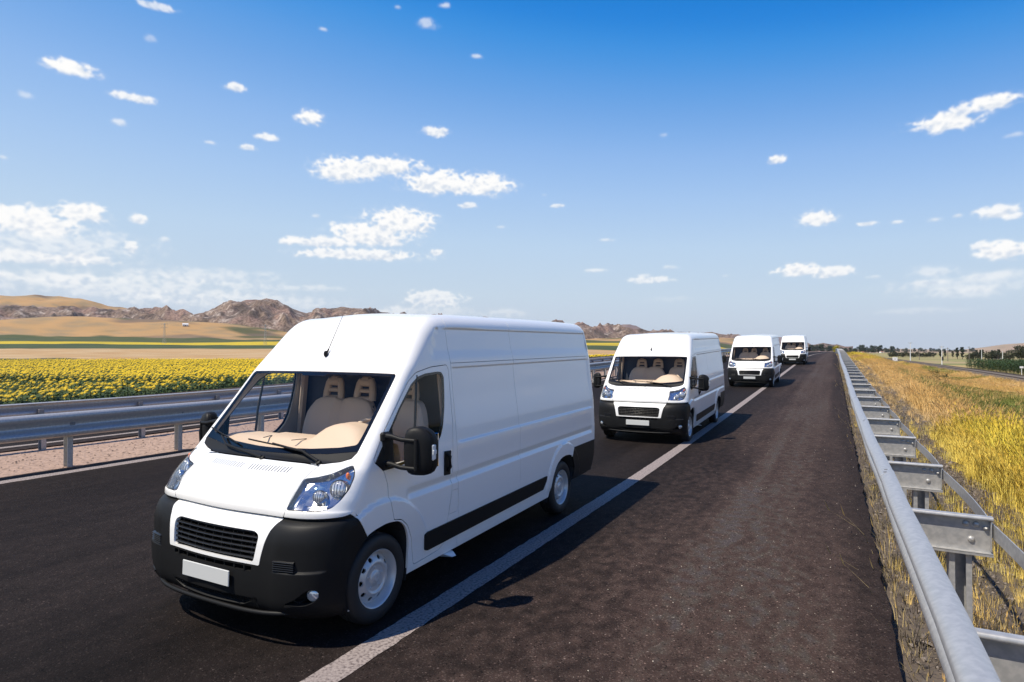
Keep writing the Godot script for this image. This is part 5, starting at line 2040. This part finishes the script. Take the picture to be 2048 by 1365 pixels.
func plants() -> void:
	var r := RandomNumberGenerator.new()
	r.seed = 9
	# dry grass of the right verge
	var tufts := [tuft(1, 30, .28, .62, .16, .0033, true, Color(.68, .48, .16)), tuft(2, 34, .22, .5, .2, .0036, false, Color(.60, .45, .18)), tuft(3, 24, .4, .85, .14, .0034, true, Color(.66, .50, .12)), tuft(4, 30, .2, .45, .18, .005, false, Color(.20, .24, .045))]
	var spots := [[], [], [], []]
	var tint := [[], [], [], []]
	for k in 78000:
		var d := 4.0 + 150.0 * pow(r.randf(), 1.5)
		var x := r.randf_range(.5, 13.0 if d > 10.0 else 6.0)
		var z := -d
		if r.randf() < .06: z = r.randf_range(-4.0, 3.0)
		if x > 4.0 + d * .42: continue
		var nn := n_patch.get_noise_2d(x * 2.2, z * 2.2); var n2 := n_field.get_noise_2d(x * 3.0, z * 3.0)
		var verge := sm(2.3, 3.15, x + nn * .6)
		if r.randf() > .16 + .84 * verge: continue
		if x < .75 and r.randf() > .2: continue
		if n2 > .32 and r.randf() < .6: continue
		var kind := 2 if nn > .25 and x > 3.0 else (0 if r.randf() < .6 else 1)
		if nn < -.12 and x > 4.0 and r.randf() < .8: kind = 3
		if pow((x - 8.0) / 3.2, 2.0) + pow((z + 37.0) / 15.0, 2.0) < 1.0 + nn and r.randf() < .8: kind = 3
		var s := r.randf_range(.55, 1.2) * (.42 + .58 * verge) * lerpf(1.0, .55, sm(5.0, 9.5, x))
		var wsc := 1.0 + d * .012
		var b := Basis(Vector3.UP, r.randf() * TAU).scaled(Vector3(s * wsc, s, s * wsc))
		spots[kind].append(Transform3D(b, Vector3(x, ground(x, z) - .02, z)))
		var c := r.randf_range(.7, 1.2)
		var ye := sm(.0, .4, nn)
		var straw := sm(-.1, .3, n2)
		tint[kind].append(Color(c * lerpf(1.0, 1.12, straw), c * lerpf(.94, 1.06, ye) * lerpf(1.0, 1.14, straw), c * lerpf(1.1, .55, ye) * lerpf(1.0, 1.3, straw)))
	var g0 := many("dry_grass", tufts[0], spots[0], tint[0])
	tag(g0, "tall golden dry grass with seed heads covering the right verge", "grass", "", "stuff")
	tag(many("low_grass", tufts[1], spots[1], tint[1]), "shorter straw coloured grass among the tall grass of the right verge", "grass", "", "stuff")
	tag(many("yellow_grass", tufts[2], spots[2], tint[2]), "bright yellow tall grass clumps on the right verge", "grass", "", "stuff")
	tag(many("green_grass", tufts[3], spots[3], tint[3]), "green grass patches between the golden grass and the railway", "grass", "", "stuff")
	# weeds along the asphalt edge and the post feet
	var wd := [tuft(11, 9, .08, .28, .12, .0016, true, Color(.55, .42, .18), 1.6), tuft(12, 12, .04, .14, .16, .0022, false, Color(.40, .31, .14), 1.8)]
	for q in 2:
		var ws := []
		var wt := []
		for k in [260, 1300][q]:
			var z := 3.0 - 60.0 * pow(r.randf(), 1.6)
			var x := .62 + r.randf_range(0.0, 1.5) if r.randf() < .72 else r.randf_range(.43, .6)
			var s := r.randf_range(.6, 1.5)
			ws.append(Transform3D(Basis(Vector3.UP, r.randf() * TAU).scaled(Vector3(s, s, s)), Vector3(x, ground(maxf(x, .42), z) - .005, z)))
			var c := r.randf_range(.6, 1.15)
			wt.append(Color(c, c, c))
		tag(many(["edge_weeds", "low_weeds"][q], wd[q], ws, wt), ["straggling dry weeds along the asphalt edge under the guardrail", "low withered weeds between the guardrail posts"][q], "weeds", "", "stuff")
	# stones and litter on the verge
	var sg := Geo.new()
	for f in [[Vector3(1, 0, 0), Vector3(0, .8, .3), Vector3(.2, 0, 1)], [Vector3(.2, 0, 1), Vector3(0, .8, .3), Vector3(-1, 0, .1)], [Vector3(-1, 0, .1), Vector3(0, .8, .3), Vector3(.1, 0, -.9)], [Vector3(.1, 0, -.9), Vector3(0, .8, .3), Vector3(1, 0, 0)]]:
		var gn := ((f[0] + f[1] + f[2]) as Vector3).normalized()
		sg.tri(f[0], f[1], f[2], gn, gn, gn)
	var sm2 := sg.mesh(M.stone)
	var st := []
	var tt := []
	for k in 52000:
		var z := 3.0 - 75.0 * pow(r.randf(), 1.7)
		var x := .45 + 3.0 * pow(r.randf(), .9)
		var s := .005 + .020 * pow(r.randf(), 2.0)
		s *= (1.0 + maxf(0.0, -z) * .015)
		if r.randf() < .03: s *= 2.2
		st.append(Transform3D(Basis(Vector3(r.randf(), r.randf(), r.randf()).normalized(), r.randf() * TAU).scaled(Vector3(s, s, s)), Vector3(x, ground(x, z), z)))
		var c := r.randf_range(.07, .30)
		tt.append(Color(c, c * .82, c * .66))
	tag(many("verge_gravel", sm2, st, tt), "loose gravel on the dark strip behind the right guardrail", "gravel", "", "stuff")
	var rs := []
	var rt := []
	for k in 420:
		var z := 1.0 - 45.0 * pow(r.randf(), 1.5)
		var x := .3 - 2.2 * pow(r.randf(), 1.6)
		var s := r.randf_range(.003, .008)
		rs.append(Transform3D(Basis(Vector3.UP, r.randf() * TAU).scaled(Vector3(s, s, s)), Vector3(x, road_y(z), z)))
		var c := r.randf_range(.25, .6)
		rt.append(Color(c, c * .86, c * .68))
	tag(many("road_grit", sm2, rs, rt), "scattered pale pebbles on the asphalt of the right shoulder", "pebbles", "", "stuff")
	# dark clods and pale stones of the median
	var ms := []
	var mt := []
	for k in 5000:
		var z := 2.0 - 80.0 * pow(r.randf(), 1.4)
		var x := r.randf_range(-15.1, -12.3)
		var s := r.randf_range(.008, .03)
		ms.append(Transform3D(Basis(Vector3.UP, r.randf() * TAU).scaled(Vector3(s, s * .7, s)), Vector3(x, ground(x, z), z)))
		var c := r.randf_range(.10, .40)
		mt.append(Color(c, c * .70, c * .54))
	tag(many("median_clods", sm2, ms, mt), "clods and stones on the bare pinkish soil of the median", "soil clods", "", "stuff")
	# sunflowers
	var fl := [sunflower(1), sunflower(2), sunflower(3, 1), sunflower(4, 0)]
	var fs := [[], [], [], []]
	var ft := [[], [], [], []]
	var row := 0
	var x := -31.8
	while x > -190.0:
		var z := 8.0
		while z > -230.0:
			z -= r.randf_range(.28, .5) * (1.0 + maxf(0.0, -x - 60.0) * .006)
			var q := field_q(x, z)
			if q > 152.0 + n_patch.get_noise_2d(x, z) * 9.0: break
			if not ok_from_camera(x, z, -84.0, -9.0): continue
			if -z > 150.0 and r.randf() < .5: continue
			var track := z + 24.3 + (x + 60.9) * .114 + n_patch.get_noise_2d(x * 2.0, z * 2.0) * 2.0   # a sprayer's track across the field
			if absf(track) < 2.7 and n_patch.get_noise_2d(x * 1.3 + 50.0, z * 1.3) > -.45: continue
			var near := sm(-1.0, 3.0, track)
			var s := r.randf_range(.82, 1.15) * (.93 + .10 * n_field.get_noise_2d(x * 2.0, z * 2.0))
			var k := r.randi() % 3
			if r.randf() < .40 * near + .08: k = 3
			elif r.randf() < .5 * near: k = 2
			var gr := near * .5
			var px := x + r.randf_range(-.2, .2)
			fs[k].append(Transform3D(Basis(Vector3.UP, r.randf_range(-.7, .7)).scaled(Vector3(s * 1.15, s, s * 1.15)), Vector3(px, ground(px, z), z)))
			var c := r.randf_range(.8, 1.15) * lerpf(1.05, .9, gr)
			ft[k].append(Color(c, c, c))
		x -= .62 * (1.0 + maxf(0.0, -x - 60.0) * .004)
		row += 1
	for k in 4:
		tag(many("sunflower_crop", fl[k], fs[k], ft[k]), ["mass of yellow flowering sunflowers in the field left of the road", "sunflower plants with drooping heads mixed through the yellow field", "taller sunflower plants mixed through the yellow field", "leafier sunflower plants mixed through the yellow field"][k], "sunflowers", "", "stuff")
	# maize beyond the railway
	var mz := [maize(1), maize(2)]
	for q in 2:
		var cs := []
		var ct := []
		var xx := 19.5
		while xx < 62.0:
			var z := -38.0 - xx * .3
			while z > -150.0:
				z -= r.randf_range(.5, .9)
				if -z > 128.0 - (xx - 19.0) * .3 + n_field.get_noise_2d(xx, z) * 8.0: break
				var s := r.randf_range(.62, .84)
				var px := xx + r.randf_range(-.15, .15)
				cs.append(Transform3D(Basis(Vector3.UP, r.randf() * TAU).scaled(Vector3(s * 1.2, s, s * 1.2)), Vector3(px, ground(px, z), z)))
				var c := r.randf_range(.65, 1.2)
				ct.append(Color(c, c, c))
			xx += 1.3
		tag(many("maize_crop", mz[q], cs, ct), ["dark green maize standing in rows beyond the railway", "leafier maize plants between the rows beyond the railway"][q], "maize", "", "stuff")

func far_things() -> void:
	# railway beside the meadow
	var bed := func(zz: float) -> float: return ground(14.75, zz) - n_patch.get_noise_2d(44.25, zz * 3.0) * .05 - n_field.get_noise_2d(132.75, zz * 9.0) * .02 + .10
	var g := Geo.new()
	var rows := []
	var z := -20.0
	while z > -420.0:
		var y: float = bed.call(z)
		rows.append([Vector3(12.9, y - .34, z), Vector3(13.6, y, z), Vector3(15.9, y, z), Vector3(16.6, y - .34, z)])
		z -= 3.0
	g.sheet(rows)
	var uvs := PackedVector2Array()
	g.use_col = true
	for p in g.v:
		uvs.append(Vector2(p.x, p.z))
		g.c.append(Color(.23, .185, .15))
	g.uv = uvs
	obj("railway_ballast", g, M.land).set_meta("kind", "structure")
	var t := thing("railway_track", "single railway track running through the meadow right of the road", "railway")
	for x in [14.03, 15.47]:
		var gg := Geo.new()
		z = -20.0
		while z > -418.0:
			var y: float = bed.call(z); var y2: float = bed.call(z - 6.0)
			for q in [[-.035, .155, .035, .155], [-.035, .10, -.035, .155], [.035, .155, .035, .10], [-.01, .02, -.01, .1], [.01, .1, .01, .02]]:
				gg.quad(Vector3(x + q[0], y + q[1], z), Vector3(x + q[2], y + q[3], z), Vector3(x + q[2], y2 + q[3], z - 6.0), Vector3(x + q[0], y2 + q[1], z - 6.0))
			z -= 6.0
		obj("rail", gg, M.rust, t)
	var sl := Geo.new()
	sl.box(Vector3(0, .02, 0), Vector3(2.5, .12, .24))
	var ss := []
	var stt := []
	z = -20.0
	while z > -400.0:
		ss.append(Transform3D(Basis(), Vector3(14.75, bed.call(z), z)))
		stt.append(Color.WHITE)
		z -= .65
	many("sleepers", sl.mesh(M.wood), ss, stt, t)
	# trees behind the maize
	var T := [tree_meshes(1, 4.0, 2.2, Color(.030, .036, .014)), tree_meshes(2, 4.3, 2.4, Color(.034, .040, .016)), tree_meshes(3, 3.6, 2.3, Color(.026, .030, .014))]
	var P := tree_meshes(5, 8.0, 1.1, Color(.025, .034, .016), 34)
	var r := RandomNumberGenerator.new()
	r.seed = 12
	for i in 18:
		var u := i / 17.0
		var x := lerpf(37.5, 62.0, u) + r.randf_range(-.6, .6)
		var zz := lerpf(-236.0, -215.0, u) + r.randf_range(-3.0, 3.0)
		var s := r.randf_range(.8, 1.25) * lerpf(.72, .98, u)
		tree(T[i % 3], "orchard_tree", "%s round dark tree from the left in the belt behind the maize" % ORD[i], Vector3(x, ground(x, zz) - .1, zz), Vector3(s, s, s), "dark trees behind the maize field", r.randf() * TAU)
	for i in 3:
		var x: float = [38.6, 39.7, 45.0][i]; var zz: float = [-262.0, -260.0, -262.0][i]; var s: float = [.52, .54, .42][i]
		tree(P, "poplar_tree", ["left of the two close poplars above the dark belt", "right of the two close poplars above the dark belt", "single slim poplar right of the poplar pair"][i], Vector3(x, ground(x, zz), zz), Vector3(s, s, s), "poplars above the belt", i * 1.3)
	# low row far out in the plain, pairs of small trees
	for i in 12:
		var x := lerpf(23.5, 38.5, i / 11.0); var zz := -330.0 + i * 1.0
		var s := r.randf_range(.55, .68)
		tree(T[i % 3], "hedge_tree", "%s small tree from the left in the long low row on the plain" % ORD[i], Vector3(x, ground(x, zz) - .1, zz), Vector3(s * 1.0, s, s), "low tree row on the plain", r.randf() * TAU)
	var small := [[41.0, -320.0, .42, "slim dark tree just right of the low tree row"], [43.0, -322.0, .40, "second slim dark tree right of the low tree row"], [45.2, -318.0, .36, "third slim tree right of the low row"], [50.5, -300.0, .42, "left tree of the first dark pair on the plain"], [52.2, -300.0, .44, "right tree of the first dark pair on the plain"], [52.5, -285.0, .40, "left tree of the second dark pair, beside a white hut"], [54.5, -285.0, .44, "right tree of the second dark pair, beside a white hut"]]
	for s in small:
		tree(P, "slim_tree", s[3], Vector3(s[0], ground(s[0], s[1]), s[1]), Vector3(s[2] * 1.3, s[2], s[2] * 1.3), "slim trees on the plain", s[0])
	# village trees and houses on the horizon ahead
	var V := [tree_meshes(21, 9.0, 4.6, Color(.032, .045, .018)), tree_meshes(22, 8.0, 5.2, Color(.032, .045, .018)), tree_meshes(23, 10.5, 3.8, Color(.032, .045, .018))]
	for i in 30:
		var az := lerpf(-3.0, 4.2, i / 29.0) + r.randf_range(-.12, .12)
		var d := r.randf_range(900.0, 980.0)
		var p := polar(az, d)
		var s := r.randf_range(.75, 1.15)
		tree(V[i % 3], "village_tree", "%s tree from the left in the bluish belt on the horizon ahead" % ORD[i], Vector3(p.x, ground(p.x, p.y) - .5, p.y), Vector3(s * 1.15, s, s), "bluish tree belt on the horizon", r.randf() * TAU)
	for i in 16:
		var az := lerpf(4.4, 9.2, i / 15.0) + r.randf_range(-.1, .1)
		var p := polar(az, r.randf_range(1450.0, 1550.0))
		var s := r.randf_range(.6, 1.05)
		tree(V[(i + 1) % 3], "plain_tree", "%s tree from the left in the faint line right of the village trees" % ORD[i], Vector3(p.x, ground(p.x, p.y) - .5, p.y), Vector3(s * 1.6, s, s), "faint tree line on the plain", r.randf() * TAU)
	for h in [[-2.2, 880.0, "small white house left of the road's far end"], [.4, 890.0, "small white house just right of the road's far end"], [2.1, 885.0, "small white house among the bluish trees"], [3.4, 890.0, "rightmost small white house by the bluish trees"], [-56.4, 690.0, "white farmhouse on the tan slope at the foot of the rocky hills"], [10.7, 282.0, "tiny white hut on the plain beside two dark trees"]]:
		var p := polar(h[0], h[1])
		house(h[2], Vector3(p.x, ground(p.x, p.y), p.y), .45 if h[1] > 700.0 else (.55 if h[1] > 500.0 else .3))
	# bushes in the meadow and at the road's end
	var B := tree_meshes(31, 1.0, .75, Color(.40, .33, .03), 14); var B2 := tree_meshes(32, .8, .8, Color(.07, .075, .02), 12)
	tree(B, "yellow_bush", "yellow flowering bush at the far end of the guardrail", Vector3(.9, ground(.9, -175.0), -175.0), Vector3(2.2, 1.9, 2.2), "", 0.0, "bush")
	var bs := [[6.3, -52.0, "left green bush in the golden grass near the white sign"], [7.6, -58.0, "middle green bush in the golden grass near the white sign"], [8.4, -70.0, "farthest green bush in the golden grass near the white sign"], [12.0, -44.0, "olive bush beside the railway bank"], [11.2, -36.0, "second olive bush beside the railway bank, nearer"]]
	for b in bs:
		tree(B2, "meadow_bush", b[2], Vector3(b[0], ground(b[0], b[1]) - .05, b[1]), Vector3(1.1, .9, 1.1), "bushes in the golden meadow", b[0], "bush")
	# white board by the railway
	var sgn := thing("trackside_board", "round cornered white signboard standing in the meadow beside the rails", "sign", Vector3(11.4, ground(11.4, -150.0), -150.0))
	var s1 := Geo.new(); s1.box(Vector3(0, 1.35, 0), Vector3(1.15, .95, .04), Basis(), .018)
	obj("board", s1, M.white, sgn)
	var s2 := Geo.new(); s2.box(Vector3(.02, 1.36, .024), Vector3(.30, .36, .006)); s2.box(Vector3(.0, 1.36, .029), Vector3(.16, .20, .004))
	obj("board_mark", s2, mat(.45, .47, .52, .6), sgn)
	var s3 := Geo.new()
	for x in [-.4, .4]: s3.box(Vector3(x, .5, -.04), Vector3(.05, 1.1, .05))
	obj("leg", s3, M.zinc_dull, sgn)
	sgn.scale = Vector3(.78, .78, .78)
	var sg2 := thing("marker_post", "small white marker board on a thin post between rails and maize", "sign", Vector3(17.6, ground(17.6, -82.0), -82.0))
	var m1 := Geo.new(); m1.box(Vector3(0, 1.02, 0), Vector3(.32, .20, .03), Basis(), .01)
	obj("board", m1, M.white, sg2)
	var m2 := Geo.new(); m2.box(Vector3(0, .5, -.03), Vector3(.05, 1.1, .04))
	obj("post", m2, M.white, sg2)
	# poles
	var poles := [[16.0, -170.0, 4.6, "thin pale pole above the white signboard"], [19.5, -150.0, 3.9, "tall pale pole with a dark box beside the railway"], [46.0, -190.0, 4.4, "pale concrete pole in front of the dark tree belt, rightmost of the poles"], [42.0, -215.0, 2.8, "grey pole in the middle of the dark tree belt"], [36.0, -225.0, 4.2, "brown wooden pole left of the dark tree belt"], [37.8, -218.0, 3.4, "thin pole at the left end of the dark tree belt"], [28.0, -205.0, 3.8, "brown wooden pole on the plain right of the low tree row"], [24.0, -230.0, 3.2, "short wooden pole on the plain behind the low tree row"]]
	for p in poles:
		var n := thing("utility_pole", p[3], "pole", Vector3(p[0], ground(p[0], p[1]), p[1]), "poles beside the railway")
		var q := Geo.new(); q.tube([Vector3.ZERO, Vector3(0, p[2], 0)], [.10, .06], 8)
		obj("pole", q, M.wood if "brown" in p[3] or "wooden" in p[3] else M.white, n)
		var a := Geo.new(); a.box(Vector3(0, p[2] - .25, 0), Vector3(.7, .06, .06)); 
		for x in [-.3, .3]: a.lathe([Vector2(0, .03), Vector2(.05, .035), Vector2(.1, .02), Vector2(.11, 0)], Vector3(x, p[2] - .22, 0), Vector3.UP, 8)
		obj("cross_arm", a, M.wood, n)
		if "dark box" in p[3]:
			var bx := Geo.new(); bx.box(Vector3(.12, 1.3, .05), Vector3(.3, .8, .25), Basis(), .02)
			obj("control_box", bx, M.dark, n)
	for p in [[-57.9, 445.0, "lattice pylon in the fields left of the vans, nearer the frame's left"], [-50.2, 410.0, "lattice pylon in the fields just left of the nearest van's roof"]]:
		var w := polar(p[0], p[1])
		pylon(p[2], Vector3(w.x, ground(w.x, w.y), w.y))

func house(label: String, at: Vector3, s: float) -> void:
	var h := thing("house", label, "house", at, "small white houses")
	var w := Geo.new()
	w.box(Vector3(0, 1.6, 0), Vector3(9, 3.2, 6))
	for sg in [-1.0, 1.0]:
		w.flat(Vector3(sg * 4.5, 3.2, -3), Vector3(sg * 4.5, 3.2, 3), Vector3(sg * 4.5, 4.9, 0))
	obj("wall", w, M.white, h)
	var r := Geo.new()
	for sg in [-1.0, 1.0]:
		r.quad(Vector3(-4.9, 5.0, 0), Vector3(4.9, 5.0, 0), Vector3(4.9, 2.95, sg * 3.5), Vector3(-4.9, 2.95, sg * 3.5))
		r.quad(Vector3(-4.9, 4.85, 0), Vector3(4.9, 4.85, 0), Vector3(4.9, 2.80, sg * 3.5), Vector3(-4.9, 2.80, sg * 3.5))
	obj("roof", r, M.roof if s < .5 and s > .4 else M.white, h)
	for x in [-2.6, 0.0, 2.6]:
		var g := Geo.new()
		g.box(Vector3(x, 1.7 if x != 0.0 else 1.05, 3.0), Vector3(1.1, 1.2 if x != 0.0 else 2.1, .08))
		obj("window" if x != 0.0 else "door", g, M.dark, h)
	h.scale = Vector3(s, s, s)
	h.rotation.y = at.x * .01 + .5

func pylon(label: String, at: Vector3) -> void:
	var p := thing("lattice_pylon", label, "pylon", at, "pylons in the fields")
	var g := Geo.new()
	var H := 13.0
	for i in 4:
		var a := PI * .25 + PI * .5 * i
		var d := Vector3(cos(a), 0, sin(a)); var e := Vector3(cos(a + PI * .5), 0, sin(a + PI * .5))
		g.tube([d * 1.0, d * .28 + Vector3(0, H, 0)], [.06], 4)
		for k in 9:
			var y0 := H * k / 9.0; var y1 := H * (k + 1) / 9.0
			g.tube([d * lerpf(1.0, .28, k / 9.0) + Vector3(0, y0, 0), e * lerpf(1.0, .28, (k + 1) / 9.0) + Vector3(0, y1, 0)], [.03], 3, false)
	obj("mast", g, M.zinc, p)
	var c := Geo.new()
	for y in [H - .6, H - 2.6]:
		c.tube([Vector3(-2.2, y, 0), Vector3(2.2, y, 0)], [.06], 4)
		for x in [-2.0, -.9, .9, 2.0]:
			c.lathe([Vector2(0, .05), Vector2(.2, .09), Vector2(.4, .05), Vector2(.42, 0)], Vector3(x, y, 0), Vector3.DOWN, 6)
	obj("cross_arm", c, M.zinc_dull, p)
	p.rotation.y = .5
